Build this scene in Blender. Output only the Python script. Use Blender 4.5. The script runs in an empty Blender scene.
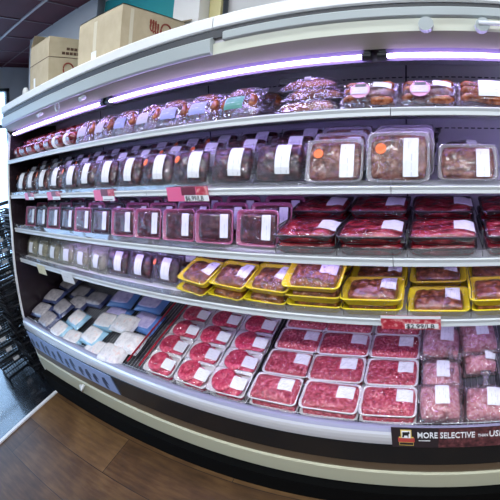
import bpy, bmesh, math, random
from mathutils import Vector, Matrix, noise
random.seed(7)
R = math.radians
SC = bpy.context.scene
COL = SC.collection
H = 1.90                                     # eye height above the floor

# ------------------------------------------------------------------ helpers
def link(o, parent=None):
    COL.objects.link(o)
    if parent is not None:
        o.parent = parent
    return o

def empty(name, loc=(0, 0, 0), rot=(0, 0, 0), scale=(1, 1, 1)):
    o = bpy.data.objects.new(name, None)
    o.empty_display_size = 0.05
    o.location = loc; o.rotation_euler = rot; o.scale = scale
    return link(o)

def tag(o, label, cat, group=None):
    o['label'] = label; o['category'] = cat
    if group: o['group'] = group
    return o

def struct(o):
    o['kind'] = 'structure'
    return o

class MB:
    """collects simple shapes into one mesh"""
    def __init__(self): self.v = []; self.f = []; self.uv = None
    def add(self, vs, fs):
        b = len(self.v); self.v += [tuple(x) for x in vs]; self.f += [tuple(i + b for i in f) for f in fs]
        return self
    def box(self, x0, x1, y0, y1, z0, z1, M=None):
        vs = [Vector((x, y, z)) for z in (z0, z1) for y in (y0, y1) for x in (x0, x1)]
        if M is not None: vs = [M @ q for q in vs]
        return self.add(vs, [(0, 2, 3, 1), (4, 5, 7, 6), (0, 1, 5, 4), (2, 6, 7, 3), (0, 4, 6, 2), (1, 3, 7, 5)])
    def loft(self, rings, cap0=True, cap1=True):
        n = len(rings[0]); vs = [q for r in rings for q in r]; fs = []
        for k in range(len(rings) - 1):
            for i in range(n):
                j = (i + 1) % n
                fs.append((k * n + i, k * n + j, (k + 1) * n + j, (k + 1) * n + i))
        if cap0: fs.append(tuple(reversed(range(n))))
        if cap1: fs.append(tuple(range((len(rings) - 1) * n, len(rings) * n)))
        return self.add(vs, fs)
    def tube(self, pts, r, n=8, closed=False):
        pts = [Vector(q) for q in pts]; rings = []
        rr = r if isinstance(r, (list, tuple)) else [r] * len(pts)
        for i, q in enumerate(pts):
            a = pts[i - 1] if (i or closed) else q
            b = pts[(i + 1) % len(pts)] if (i < len(pts) - 1 or closed) else q
            t = (b - a).normalized() if (b - a).length > 1e-9 else Vector((1, 0, 0))
            u = t.cross(Vector((0, 0, 1)))
            if u.length < 1e-3: u = t.cross(Vector((0, 1, 0)))
            u.normalize(); w = t.cross(u)
            rings.append([q + (u * math.cos(k * 2 * math.pi / n) + w * math.sin(k * 2 * math.pi / n)) * rr[i] for k in range(n)])
        if closed: rings.append(rings[0])
        return self.loft(rings, not closed, not closed)
    def extrude_x(self, prof, x0, x1):
        return self.loft([[(x0, y, z) for y, z in prof], [(x1, y, z) for y, z in prof]])
    def grid(self, fn, nx, ny, close=None):
        """surface fn(s,t) s,t in 0..1"""
        vs = [fn(i / nx, j / ny) for j in range(ny + 1) for i in range(nx + 1)]
        fs = [(j * (nx + 1) + i, j * (nx + 1) + i + 1, (j + 1) * (nx + 1) + i + 1, (j + 1) * (nx + 1) + i) for j in range(ny) for i in range(nx)]
        return self.add(vs, fs)
    def mesh(self, name, mat, smooth=False):
        me = bpy.data.meshes.new(name)
        me.from_pydata(self.v, [], self.f)
        bm = bmesh.new(); bm.from_mesh(me)
        bmesh.ops.recalc_face_normals(bm, faces=bm.faces); bm.to_mesh(me); bm.free()
        if smooth:
            me.polygons.foreach_set('use_smooth', [True] * len(me.polygons))
        me.materials.append(mat); me.update()
        return me
    def obj(self, name, mat, parent=None, smooth=False):
        return link(bpy.data.objects.new(name, self.mesh(name, mat, smooth)), parent)

def part(name, me, parent):
    return link(bpy.data.objects.new(name, me), parent)

def rrect(w, d, r, z, n=4, oy=0.0):
    r = min(r, w / 2 - 1e-4, d / 2 - 1e-4); out = []
    for cx, cy, a0 in ((w / 2 - r, d / 2 - r, 0), (-w / 2 + r, d / 2 - r, 90), (-w / 2 + r, -d / 2 + r, 180), (w / 2 - r, -d / 2 + r, 270)):
        for k in range(n + 1):
            a = R(a0 + 90 * k / n)
            out.append((cx + r * math.cos(a), cy + r * math.sin(a) + oy, z))
    return out

def nz(x, y, z=0.0, s=1.0): return noise.noise(Vector((x * s, y * s, z * s)))

# ------------------------------------------------------------------ materials
def mat(name, col, rough=0.5, metal=0.0, coat=0.0, spec=0.5):
    m = bpy.data.materials.new(name); m.use_nodes = True
    b = m.node_tree.nodes['Principled BSDF']
    b.inputs['Base Color'].default_value = (*col, 1); b.inputs['Roughness'].default_value = rough
    b.inputs['Metallic'].default_value = metal; b.inputs['Coat Weight'].default_value = coat
    b.inputs['Coat Roughness'].default_value = 0.08
    b.inputs['Specular IOR Level'].default_value = spec
    return m

def N(m, t, **kw):
    n = m.node_tree.nodes.new(t)
    for k, v in kw.items(): setattr(n, k, v)
    return n
def L(m, a, b): m.node_tree.links.new(a, b)
def bsdf(m): return m.node_tree.nodes['Principled BSDF']

def coords(m, scale=1.0, stretch=(1, 1, 1)):
    tc = N(m, 'ShaderNodeTexCoord'); oi = N(m, 'ShaderNodeObjectInfo')
    mul = N(m, 'ShaderNodeVectorMath', operation='MULTIPLY'); mul.inputs[1].default_value = tuple(scale * s for s in stretch)
    L(m, tc.outputs['Object'], mul.inputs[0])
    sc = N(m, 'ShaderNodeMath', operation='MULTIPLY'); sc.inputs[1].default_value = 37.0
    L(m, oi.outputs['Random'], sc.inputs[0])
    add = N(m, 'ShaderNodeVectorMath', operation='ADD')
    L(m, mul.outputs[0], add.inputs[0]); L(m, sc.outputs[0], add.inputs[1])
    return add.outputs[0]

def ramp(m, fac, stops):
    r = N(m, 'ShaderNodeValToRGB')
    e = r.color_ramp.elements
    while len(e) < len(stops): e.new(0.5)
    for el, (p, c) in zip(e, stops): el.position = p; el.color = (*c, 1)
    L(m, fac, r.inputs[0]); return r.outputs[0]

def bump(m, fac, strength=0.4, dist=0.004):
    b = N(m, 'ShaderNodeBump'); b.inputs['Strength'].default_value = strength; b.inputs['Distance'].default_value = dist
    L(m, fac, b.inputs['Height']); L(m, b.outputs[0], bsdf(m).inputs['Normal']); return b

def meat(name, stops, scale, rough=0.35, coat=0.6, stretch=(1, 1, 1), kind='noise', bs=0.6, bd=0.004, detail=4):
    m = mat(name, (0.5, 0.1, 0.1), rough, 0, coat)
    c = coords(m, scale, stretch)
    if kind == 'noise':
        t = N(m, 'ShaderNodeTexNoise'); t.inputs['Scale'].default_value = 1; t.inputs['Detail'].default_value = detail
        t.inputs['Roughness'].default_value = 0.65
        L(m, c, t.inputs['Vector']); f = t.outputs['Fac']
    else:
        t = N(m, 'ShaderNodeTexVoronoi'); t.inputs['Scale'].default_value = 1
        L(m, c, t.inputs['Vector']); f = t.outputs['Distance']
    L(m, ramp(m, f, stops), bsdf(m).inputs['Base Color'])
    bump(m, f, bs, bd)
    return m

def film_mat(name, tint=(1, 1, 1), haze=0.06, gloss=0.5, scale=45.0, bs=0.9, hazecol=(0.8, 0.8, 0.85)):
    """clear crinkled plastic: mostly see-through, glossy on the creases"""
    m = bpy.data.materials.new(name); m.use_nodes = True
    nt = m.node_tree; nt.nodes.remove(nt.nodes['Principled BSDF']); out = nt.nodes['Material Output']
    tr = N(m, 'ShaderNodeBsdfTransparent'); tr.inputs[0].default_value = (*tint, 1)
    gl = N(m, 'ShaderNodeBsdfGlossy'); gl.inputs['Roughness'].default_value = 0.06
    df = N(m, 'ShaderNodeBsdfDiffuse'); df.inputs[0].default_value = (*hazecol, 1)
    c = coords(m, scale)
    t = N(m, 'ShaderNodeTexNoise'); t.inputs['Scale'].default_value = 0.9; t.inputs['Detail'].default_value = 2
    L(m, c, t.inputs['Vector'])
    wv = N(m, 'ShaderNodeVectorMath', operation='MULTIPLY_ADD'); wv.inputs[1].default_value = (1.5, 1.5, 1.5)
    L(m, t.outputs['Color'], wv.inputs[0]); L(m, c, wv.inputs[2])
    vo = N(m, 'ShaderNodeTexVoronoi'); vo.inputs['Scale'].default_value = 1.0; L(m, wv.outputs[0], vo.inputs['Vector'])
    b = N(m, 'ShaderNodeBump'); b.inputs['Strength'].default_value = bs; b.inputs['Distance'].default_value = 0.6 / scale
    L(m, vo.outputs['Distance'], b.inputs['Height']); L(m, b.outputs[0], gl.inputs['Normal'])
    lw = N(m, 'ShaderNodeFresnel'); lw.inputs['IOR'].default_value = 1.45
    mm = N(m, 'ShaderNodeMath', operation='MULTIPLY_ADD', use_clamp=True); mm.inputs[1].default_value = gloss * 1.6; mm.inputs[2].default_value = gloss * 0.10
    L(m, lw.outputs[0], mm.inputs[0])
    m1 = N(m, 'ShaderNodeMixShader'); m1.inputs[0].default_value = haze
    L(m, tr.outputs[0], m1.inputs[1]); L(m, df.outputs[0], m1.inputs[2])
    m2 = N(m, 'ShaderNodeMixShader'); L(m, mm.outputs[0], m2.inputs[0])
    L(m, m1.outputs[0], m2.inputs[1]); L(m, gl.outputs[0], m2.inputs[2])
    L(m, m2.outputs[0], out.inputs[0])
    return m

def emit(name, col, strength):
    m = bpy.data.materials.new(name); m.use_nodes = True
    b = bsdf(m); b.inputs['Base Color'].default_value = (*col, 1)
    b.inputs['Emission Color'].default_value = (*col, 1); b.inputs['Emission Strength'].default_value = strength
    return m

M = {}
M['white_metal'] = mat('white painted metal', (0.80, 0.80, 0.80), 0.35)
M['fascia'] = mat('white fascia', (0.88, 0.88, 0.88), 0.4)
M['cream'] = mat('cream panel', (0.66, 0.67, 0.56), 0.45)
M['tan'] = mat('beige panel', (0.30, 0.275, 0.22), 0.5)
M['track'] = mat('grey green track', (0.42, 0.46, 0.46), 0.35)
M['groove'] = mat('dark groove', (0.05, 0.05, 0.055), 0.5)
M['back'] = mat('pale back panel', (0.62, 0.60, 0.66), 0.4)
M['slot'] = mat('slot dark', (0.03, 0.03, 0.04), 0.6)
M['shelf'] = mat('shelf enamel', (0.72, 0.72, 0.74), 0.35)
M['lip'] = mat('shelf price rail', (0.60, 0.62, 0.63), 0.32)
M['rail'] = mat('silver bumper', (0.80, 0.80, 0.84), 0.22, 0.3, 0.3)
M['ledge'] = mat('dark bumper top reflection', (0.30, 0.30, 0.40), 0.3)  # top of the bumper curve, its dark reflection put into the colour
M['blackgloss'] = mat('black mirror band', (0.010, 0.012, 0.014), 0.15, 0.0, 0.0, 0.35)
M['floorreflection'] = mat('brown floor reflection', (0.13, 0.085, 0.05), 0.3)  # brown floor reflection put into this band's colour
M['kick'] = mat('cream kick strip', (0.55, 0.53, 0.38), 0.4)
M['toe'] = mat('black shade plinth', (0.002, 0.002, 0.002), 0.9, 0, 0, 0.1)  # black base stands in for the shade under the case
M['tube'] = emit('lamp tube', (0.56, 0.42, 1.0), 24.0)
M['striplight'] = emit('shelf lamp strip', (0.50, 0.37, 1.0), 11.0)
M['wire'] = mat('steel wire', (0.62, 0.62, 0.66), 0.3, 0.7)
M['blackwire'] = mat('black coated wire', (0.02, 0.02, 0.022), 0.35)
M['redplastic'] = mat('red plastic edge', (0.45, 0.02, 0.04), 0.3)
M['black'] = mat('black plastic', (0.012, 0.013, 0.016), 0.3)
M['chrome'] = mat('chrome', (0.75, 0.75, 0.78), 0.15, 1.0)
M['foam'] = mat('white foam', (0.80, 0.78, 0.80), 0.5, 0, 0.3)
M['yellow'] = mat('yellow foam', (0.92, 0.74, 0.02), 0.4, 0, 0.5)
M['blackfoam'] = mat('black foam', (0.03, 0.022, 0.03), 0.35, 0, 0.5)
M['pinkrim'] = mat('rose plastic rim', (0.42, 0.10, 0.20), 0.3, 0, 0.6)
M['orange'] = mat('orange sticker', (0.9, 0.16, 0.03), 0.45)
M['acrylic'] = film_mat('clear acrylic', (0.93, 0.93, 0.96), 0.10, 0.5, 4.0, 0.05)
M['film'] = film_mat('stretch film', (1, 1, 1), 0.0, 0.36, 42.0, 1.0)
M['thinfilm'] = film_mat('taut film', (1, 1, 1), 0.0, 0.18, 45.0, 1.0)
M['vacfilm'] = film_mat('vacuum film', (0.98, 0.97, 0.99), 0.0, 0.34, 60.0, 1.0)
M['rimfilm'] = film_mat('clear plastic rim', (0.96, 0.95, 0.96), 0.34, 0.6, 20.0, 0.4, (0.85, 0.80, 0.85))
M['bagfilm'] = film_mat('poly bag', (1, 0.97, 0.98), 0.08, 0.9, 38.0, 1.0, (0.85, 0.72, 0.76))
M['purplefilm'] = film_mat('violet tinted film', (0.94, 0.90, 0.99), 0.06, 1.0, 42.0, 1.0, (0.66, 0.58, 0.85))
M['greybag'] = film_mat('cloudy bag', (0.92, 0.92, 0.86), 0.30, 0.4, 30.0, 0.9, (0.56, 0.54, 0.44))

M['ground'] = meat('ground beef', [(0.32, (0.14, 0.006, 0.014)), (0.46, (0.42, 0.022, 0.055)), (0.58, (0.64, 0.11, 0.16)), (0.69, (0.90, 0.54, 0.56))], 75, 0.3, 0.5, bs=1.0, bd=0.007)
M['patty'] = meat('beef patty', [(0.30, (0.18, 0.003, 0.018)), (0.48, (0.54, 0.014, 0.075)), (0.70, (0.80, 0.22, 0.28))], 80, 0.32, 0.4)
M['steak'] = meat('red steak', [(0.34, (0.06, 0.002, 0.006)), (0.53, (0.26, 0.012, 0.022)), (0.65, (0.46, 0.045, 0.07)), (0.73, (0.88, 0.55, 0.56))], 24, 0.25, 0.6, (0.7, 2.0, 1.5))
M['marinated'] = meat('marinated meat', [(0.32, (0.025, 0.006, 0.002)), (0.48, (0.15, 0.035, 0.010)), (0.62, (0.36, 0.12, 0.05)), (0.74, (0.78, 0.55, 0.42))], 46, 0.3, 0.5)
M['dark'] = meat('dark beef', [(0.34, (0.006, 0.002, 0.004)), (0.52, (0.045, 0.008, 0.012)), (0.63, (0.20, 0.045, 0.04)), (0.72, (0.62, 0.36, 0.32))], 34, 0.3, 0.6)
M['maroon'] = meat('maroon beef', [(0.34, (0.008, 0.002, 0.004)), (0.54, (0.075, 0.010, 0.018)), (0.66, (0.20, 0.035, 0.045)), (0.75, (0.5, 0.22, 0.24))], 48, 0.3, 0.5)
M['brown'] = meat('browned pork', [(0.32, (0.035, 0.008, 0.005)), (0.50, (0.16, 0.045, 0.028)), (0.63, (0.34, 0.14, 0.10)), (0.73, (0.80, 0.58, 0.50))], 44, 0.3, 0.5)
M['chub'] = meat('pale ground meat', [(0.30, (0.40, 0.05, 0.10)), (0.48, (0.72, 0.24, 0.29)), (0.66, (0.90, 0.56, 0.58))], 60, 0.35, 0.3, bs=1.0, bd=0.006)
M['sausage'] = meat('smoked sausage', [(0.32, (0.07, 0.012, 0.005)), (0.50, (0.26, 0.06, 0.016)), (0.68, (0.50, 0.19, 0.07))], 40, 0.25, 0.6, bs=0.25)
M['redsausage'] = meat('red sausage', [(0.32, (0.04, 0.003, 0.005)), (0.52, (0.16, 0.012, 0.016)), (0.70, (0.34, 0.06, 0.05))], 26, 0.25, 0.6, bs=0.25)
M['paletop'] = meat('pale packet', [(0.3, (0.62, 0.56, 0.58)), (0.55, (0.84, 0.80, 0.80)), (0.68, (0.80, 0.58, 0.55)), (0.85, (0.9, 0.88, 0.88))], 24, 0.35, 0.5, bs=0.4)
M['bluetop'] = meat('lavender packet', [(0.3, (0.30, 0.26, 0.55)), (0.55, (0.52, 0.45, 0.72)), (0.8, (0.72, 0.62, 0.78))], 20, 0.35, 0.5, bs=0.4)
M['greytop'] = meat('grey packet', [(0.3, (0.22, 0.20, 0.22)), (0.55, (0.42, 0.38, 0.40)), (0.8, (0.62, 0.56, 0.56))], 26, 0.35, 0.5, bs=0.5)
M['greyfill'] = meat('pale tripe', [(0.3, (0.20, 0.18, 0.12)), (0.55, (0.40, 0.36, 0.26)), (0.8, (0.62, 0.56, 0.44))], 26, 0.4, 0.3, bs=0.5)
M['blueedge'] = mat('blue packet edge', (0.10, 0.22, 0.55), 0.3, 0, 0.5)
M['aquaedge'] = mat('aqua packet edge', (0.28, 0.50, 0.66), 0.3, 0, 0.5)
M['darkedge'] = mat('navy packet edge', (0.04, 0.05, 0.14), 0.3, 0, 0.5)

def label_mat(name, base=(0.76, 0.76, 0.79), ink=(0.38, 0.38, 0.42)):
    m = mat(name, base, 0.45)
    uv = N(m, 'ShaderNodeTexCoord')
    br = N(m, 'ShaderNodeTexBrick'); br.inputs['Scale'].default_value = 1
    br.offset = 0.37; br.inputs['Brick Width'].default_value = 0.23; br.inputs['Row Height'].default_value = 0.085
    br.inputs['Mortar Size'].default_value = 0.028; br.inputs['Mortar Smooth'].default_value = 0.1; br.inputs['Bias'].default_value = -0.35
    br.inputs['Color1'].default_value = (*base, 1); br.inputs['Color2'].default_value = (*ink, 1); br.inputs['Mortar'].default_value = (*base, 1)
    L(m, uv.outputs['UV'], br.inputs['Vector']); L(m, br.outputs[0], bsdf(m).inputs['Base Color'])
    return m
M['label'] = label_mat('printed white label')
M['yellowlabel'] = label_mat('cream shelf tag', (0.72, 0.66, 0.42), (0.3, 0.25, 0.12))

def card_mat(name, a, b, scale=14):
    m = mat(name, a, 0.75); c = coords(m, scale)
    t = N(m, 'ShaderNodeTexNoise'); t.inputs['Scale'].default_value = 1; L(m, c, t.inputs['Vector'])
    L(m, ramp(m, t.outputs['Fac'], [(0.35, a), (0.7, b)]), bsdf(m).inputs['Base Color']); return m
M['card'] = card_mat('corrugated cardboard', (0.50, 0.41, 0.27), (0.56, 0.47, 0.32))
M['carddark'] = mat('brown carton print', (0.10, 0.05, 0.03), 0.7)
M['redink'] = mat('red carton print', (0.26, 0.05, 0.03), 0.7)
M['tape'] = mat('pale packing tape', (0.66, 0.60, 0.46), 0.3)
M['wall'] = card_mat('painted wall', (0.80, 0.80, 0.80), (0.84, 0.84, 0.84), 3)
M['greywall'] = card_mat('grey painted wall', (0.56, 0.57, 0.60), (0.62, 0.63, 0.66), 3)
M['maroontile'] = card_mat('maroon ceiling tile', (0.085, 0.008, 0.020), (0.10, 0.010, 0.024), 5)
M['tbar'] = mat('ceiling grid bar', (0.55, 0.50, 0.52), 0.5)
M['darkbar'] = mat('dark grid bar', (0.19, 0.11, 0.13), 0.5)
M['teal'] = mat('teal panel', (0.02, 0.36, 0.40), 0.5)
M['yellowpanel'] = mat('pale yellow panel', (0.80, 0.72, 0.36), 0.5)
M['greypipe'] = mat('blue grey pipe', (0.25, 0.29, 0.33), 0.4)
M['sky'] = emit('daylight outside', (0.46, 0.69, 1.0), 4.2)
M['pane'] = film_mat('window glass', (0.96, 0.98, 1), 0.0, 0.4, 1.0, 0.0)
M['frame'] = mat('dark window frame', (0.06, 0.07, 0.08), 0.4)

# ------------------------------------------------------------------ camera: a wide fisheye lens, off-centre frame
f_px, k_d, cx, cy = 318.264564, -0.0354933440, 446.011197, 200.261678
yaw, pitch, roll = -0.0180596912, -0.238974598, 0.00149918569
fw = Vector((-math.sin(yaw) * math.cos(pitch), math.cos(yaw) * math.cos(pitch), math.sin(pitch)))
r0 = Vector((math.cos(yaw), math.sin(yaw), 0)); u0 = r0.cross(fw)
rt = r0 * math.cos(roll) + u0 * math.sin(roll); up = rt.cross(fw)
cam = bpy.data.cameras.new('camera'); co = bpy.data.objects.new('camera', cam); link(co)
mw = Matrix((rt, up, -fw)).transposed().to_4x4(); mw.translation = (0, 0, H); co.matrix_world = mw
cam.type = 'PANO'; cam.panorama_type = 'FISHEYE_LENS_POLYNOMIAL'
cam.sensor_width = 36; cam.sensor_fit = 'HORIZONTAL'; cam.fisheye_fov = R(260)
fm = f_px * 36 / 500
cam.fisheye_polynomial_k0 = 0; cam.fisheye_polynomial_k1 = -1 / fm; cam.fisheye_polynomial_k2 = 0
cam.fisheye_polynomial_k3 = -k_d / fm ** 3; cam.fisheye_polynomial_k4 = 0
cam.shift_x = (250 - cx) / 500; cam.shift_y = -(250 - cy) / 500
cam.clip_start = 0.02
SC.camera = co

# ------------------------------------------------------------------ the room
CZ = 3.38
fl = mat('brown plank vinyl', (0.1, 0.06, 0.04), 0.42, 0, 0.0, 0.3)
tc = N(fl, 'ShaderNodeTexCoord'); br = N(fl, 'ShaderNodeTexBrick')
br.inputs['Scale'].default_value = 1; br.inputs['Brick Width'].default_value = 1.9; br.inputs['Row Height'].default_value = 0.33
br.inputs['Mortar Size'].default_value = 0.0025; br.inputs['Mortar Smooth'].default_value = 0.2
br.inputs['Color1'].default_value = (0.20, 0.20, 0.20, 1); br.inputs['Color2'].default_value = (0.85, 0.85, 0.85, 1); br.inputs['Mortar'].default_value = (0, 0, 0, 1)
mp = N(fl, 'ShaderNodeMapping'); mp.inputs['Location'].default_value = (0.3, -0.10, 0)
L(fl, tc.outputs['Object'], mp.inputs[0]); L(fl, mp.outputs[0], br.inputs['Vector'])
ns = N(fl, 'ShaderNodeTexNoise'); ns.inputs['Scale'].default_value = 1; ns.inputs['Detail'].default_value = 6
mp2 = N(fl, 'ShaderNodeMapping'); mp2.inputs['Scale'].default_value = (5, 34, 1)
L(fl, tc.outputs['Object'], mp2.inputs[0]); L(fl, mp2.outputs[0], ns.inputs['Vector'])
ns2 = N(fl, 'ShaderNodeTexNoise'); ns2.inputs['Scale'].default_value = 3.2; ns2.inputs['Detail'].default_value = 5
L(fl, tc.outputs['Object'], ns2.inputs['Vector'])
a1 = N(fl, 'ShaderNodeMath', operation='MULTIPLY_ADD'); a1.inputs[1].default_value = 0.45; L(fl, ns.outputs['Fac'], a1.inputs[0])
bw = N(fl, 'ShaderNodeMath', operation='MULTIPLY'); bw.inputs[1].default_value = 0.30; L(fl, br.outputs['Color'], bw.inputs[0]); L(fl, bw.outputs[0], a1.inputs[2])
a2 = N(fl, 'ShaderNodeMath', operation='MULTIPLY_ADD'); a2.inputs[1].default_value = 0.5; L(fl, ns2.outputs['Fac'], a2.inputs[0]); L(fl, a1.outputs[0], a2.inputs[2])
cr = ramp(fl, a2.outputs[0], [(0.32, (0.022, 0.010, 0.004)), (0.58, (0.085, 0.040, 0.014)), (0.82, (0.17, 0.090, 0.032)), (0.97, (0.26, 0.15, 0.06))])
mx = N(fl, 'ShaderNodeMix', data_type='RGBA'); L(fl, br.outputs['Fac'], mx.inputs[0]); L(fl, cr, mx.inputs[6]); mx.inputs[7].default_value = (0.012, 0.008, 0.006, 1)
L(fl, mx.outputs[2], bsdf(fl).inputs['Base Color'])
bump(fl, a2.outputs[0], 0.15, 0.002)
M['floor'] = fl

struct(MB().box(-7.0, 5.0, -5.0, 2.6, -0.1, 0.0).obj('floor', M['floor']))
ceil = struct(MB().box(-7.0, 5.0, -5.0, 2.6, CZ, CZ + 0.1).obj('ceiling', M['maroontile']))
b = MB()
for y in (-4.2, -2.9, -1.6, -0.3, 1.0, 1.53):
    pass
b.box(-7.0, 5.0, 1.518, 1.548, CZ - 0.012, CZ)
for y in (-3.1, -1.55, -0.02): b.box(-7.0, 5.0, y - 0.012, y + 0.012, CZ - 0.012, CZ)
o = b.obj('grid_bar', M['tbar'], ceil)
b = MB()
for k in range(14):
    x = -6.9 + 0.61 * k + 0.28
    b.box(x - 0.009, x + 0.009, -5.0, 2.6, CZ - 0.008, CZ)
b.box(-7.0, 5.0, 2.01, 2.03, CZ - 0.009, CZ); b.box(-7.0, 5.0, 1.02, 1.04, CZ - 0.009, CZ)
b.obj('cross_bar', M['darkbar'], ceil)

struct(MB().box(-4.86, 5.0, 1.93, 2.6, 0.0, CZ).obj('wall_back', M['wall']))
# the far left wall has a shop window in it
b = MB(); X = -6.3
b.box(X - 0.2, X, 2.16, 2.6, 0, CZ); b.box(X - 0.2, X, -5.0, -4.2, 0, CZ)
b.box(X - 0.2, X, -4.2, 2.16, 3.07, CZ); b.box(X - 0.2, X, -4.2, 2.16, 0, 0.25)
struct(b.obj('wall_left', M['greywall']))
win = struct(empty('window_1', (0, 0, 0)))
b = MB()
for y in (-4.2, -3.1, -2.05, -1.0, 0.05, 1.1, 1.72, 2.13): b.box(X - 0.12, X - 0.02, y - 0.025, y + 0.025, 0.25, 3.07)
for z in (0.27, 1.42, 2.52, 3.05): b.box(X - 0.12, X - 0.02, -4.2, 2.16, z - 0.025, z + 0.025)
b.obj('window_frame', M['frame'], win)
MB().box(X - 0.075, X - 0.065, -4.2, 2.16, 0.25, 3.07).obj('window_pane', M['pane'], win)
struct(MB().box(X - 1.5, X - 1.45, -6.0, 3.6, 0.0, 4.2).obj('sky_outside', M['sky']))
struct(MB().box(-6.3, -4.86, 2.5, 2.6, 0, CZ).obj('wall_far', M['greywall']))
M['aisle'] = card_mat('dark unseen wall', (0.05, 0.05, 0.055), (0.12, 0.11, 0.11), 2)  # walls out of view, kept dark to cut fill light and film haze
struct(MB().box(4.9, 5.0, -5.0, 1.93, 0, CZ).obj('wall_right', M['aisle']))
struct(MB().box(-6.3, 5.0, -5.1, -5.0, 0, CZ).obj('wall_front', M['aisle']))

# things on the wall above the case
tag(MB().box(-2.98, -1.905, 1.90, 1.93, 2.60, 3.25).obj('wall_panel', M['teal']), 'teal panel on the white wall behind the larger carton', 'panel')
tag(MB().box(-1.89, -1.63, 1.80, 1.93, 2.3, CZ).obj('wall_post', M['fascia']), 'wide white square post on the wall between teal and yellow panels', 'post')
tag(MB().box(-1.62, -1.515, 1.90, 1.93, 2.3, 3.3).obj('wall_board', M['yellowpanel']), 'narrow pale yellow board on the wall beside the white post', 'panel')
tag(MB().tube([(-1.47, 1.90, 0), (-1.47, 1.90, CZ)], 0.02, 10).obj('conduit_pipe', M['frame'], None, True), 'dark thin pipe running up the wall beside the yellow board', 'pipe')
tag(MB().tube([(-3.02, 1.88, 0), (-3.02, 1.88, CZ)], 0.035, 12).obj('drain_pipe', M['greypipe'], None, True), 'blue grey pipe on the wall above the smaller carton', 'pipe')

# ------------------------------------------------------------------ the refrigerated case
XL, XR = -3.5, 1.04
MODS = [(-3.5, -2.62), (-2.62, -1.40), (-1.40, -0.176), (-0.176, 1.04)]
BACK = 1.66
case = tag(empty('display_case', (-1.2, 1.2, 0)), 'long white open refrigerated meat case with lit shelves', 'refrigerated case')
case_off = Vector((1.2, -1.2, 0))
def cpart(b, name, m, parent=None, smooth=False):
    b.v = [tuple(Vector(q) + case_off) for q in b.v]
    return b.obj(name, m, parent or case, smooth)
def zz(c): return H + c

# back, with perforated slot lines
bp = cpart(MB().box(XL, XR, BACK, BACK + 0.05, 0.35, zz(0.32)), 'back_panel', M['back'])
b = MB()
for x in (-2.62, -1.40, -0.176): b.box(x - 0.004, x + 0.004, BACK - 0.002, BACK, 0.6, zz(0.31))
for zc in (0.245, 0.20, -0.02, -0.3, -0.57):
    x = XL + 0.02
    while x < XR - 0.04:
        b.box(x, x + 0.022, BACK - 0.002, BACK, zz(zc) - 0.003, zz(zc) + 0.003); x += 0.034
cpart(b, 'panel_slots', M['slot'], bp)
# end panels following the sloping front profile
prof = [(BACK + 0.05, 0.1), (0.84, 0.1), (0.84, 0.26), (0.856, 0.40), (0.875, zz(-1.2)), (0.965, zz(-0.80)), (1.04, zz(-0.50)), (1.085, zz(-0.23)), (1.13, zz(0.03)), (1.175, zz(0.26)), (1.14, zz(0.38)), (1.14, zz(0.45)), (BACK + 0.05, zz(0.45))]
cpart(MB().extrude_x(prof, XL - 0.03, XL), 'end_panel', M['fascia'])
cpart(MB().extrude_x(prof, XR, XR + 0.03), 'end_panel', M['fascia'])
M['liner'] = mat('dark shade liner', (0.02, 0.012, 0.016), 0.25, 0.0, 0.2)  # added liner, dark reflection and shade put into its colour
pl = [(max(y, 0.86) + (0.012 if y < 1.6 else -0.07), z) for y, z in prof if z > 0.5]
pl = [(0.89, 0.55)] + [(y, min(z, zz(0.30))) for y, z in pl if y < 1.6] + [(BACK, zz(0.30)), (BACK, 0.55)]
cpart(MB().extrude_x(pl, XL, XL + 0.006), 'shade_liner', M['liner'])
# canopy
can = cpart(MB().extrude_x([(BACK + 0.05, zz(0.31)), (1.22, zz(0.30)), (1.19, zz(0.337)), (1.135, zz(0.345)), (1.145, zz(0.44)), (BACK + 0.05, zz(0.44))], XL, XR), 'canopy', M['back'])
XC = -0.93                                        # joint between the two canopy lengths
b = MB()
for x0, x1 in ((XL - 0.03, XC - 0.003), (XC + 0.003, XR + 0.03)):
    b.extrude_x([(1.16, zz(0.44)), (1.128, zz(0.445)), (1.12, zz(0.452)), (1.12, zz(0.495)), (1.128, zz(0.503)), (BACK + 0.05, zz(0.503)), (BACK + 0.05, zz(0.44))], x0, x1)
cpart(b, 'fascia', M['fascia'], can)
cpart(MB().box(XL, XR, 1.127, 1.16, zz(0.405), zz(0.44)), 'groove', M['groove'], can)
b = MB(); b.extrude_x([(1.125, zz(0.427)), (1.115, zz(0.42)), (1.115, zz(0.392)), (1.125, zz(0.385)), (1.15, zz(0.385)), (1.15, zz(0.427))], XC + 0.06, XR)
b.extrude_x([(1.125, zz(0.410)), (1.108, zz(0.40)), (1.108, zz(0.345)), (1.118, zz(0.336)), (1.15, zz(0.336)), (1.15, zz(0.410))], XL, XC)
cpart(b, 'curtain_track', M['track'], can)
cpart(MB().box(XC + 0.002, XR, 1.128, 1.15, zz(0.335), zz(0.383)), 'front_band', M['cream'], can)
cpart(MB().extrude_x([(1.128, zz(0.335)), (1.182, zz(0.285)), (1.205, zz(0.300)), (1.15, zz(0.345))], XL, XR), 'sloped_band', M['tan'], can)
for x in (-2.63, -1.98):
    cpart(MB().tube([(x, 1.145, zz(0.318)), (x, 1.105, zz(0.300))], 0.013, 10), 'curtain_clip', M['track'], can)
cpart(MB().tube([(-2.32 + 0.032 * math.cos(a * math.pi / 6), 1.12, zz(0.315) + 0.032 * math.sin(a * math.pi / 6)) for a in range(12)], 0.006, 6, True), 'pull_ring', M['track'], can, True)
for x in (-0.05, 0.145):
    cpart(MB().tube([(x, 1.13, zz(0.352)), (x, 1.095, zz(0.352))], 0.026, 14), 'curtain_clip', M['track'], can)
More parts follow.
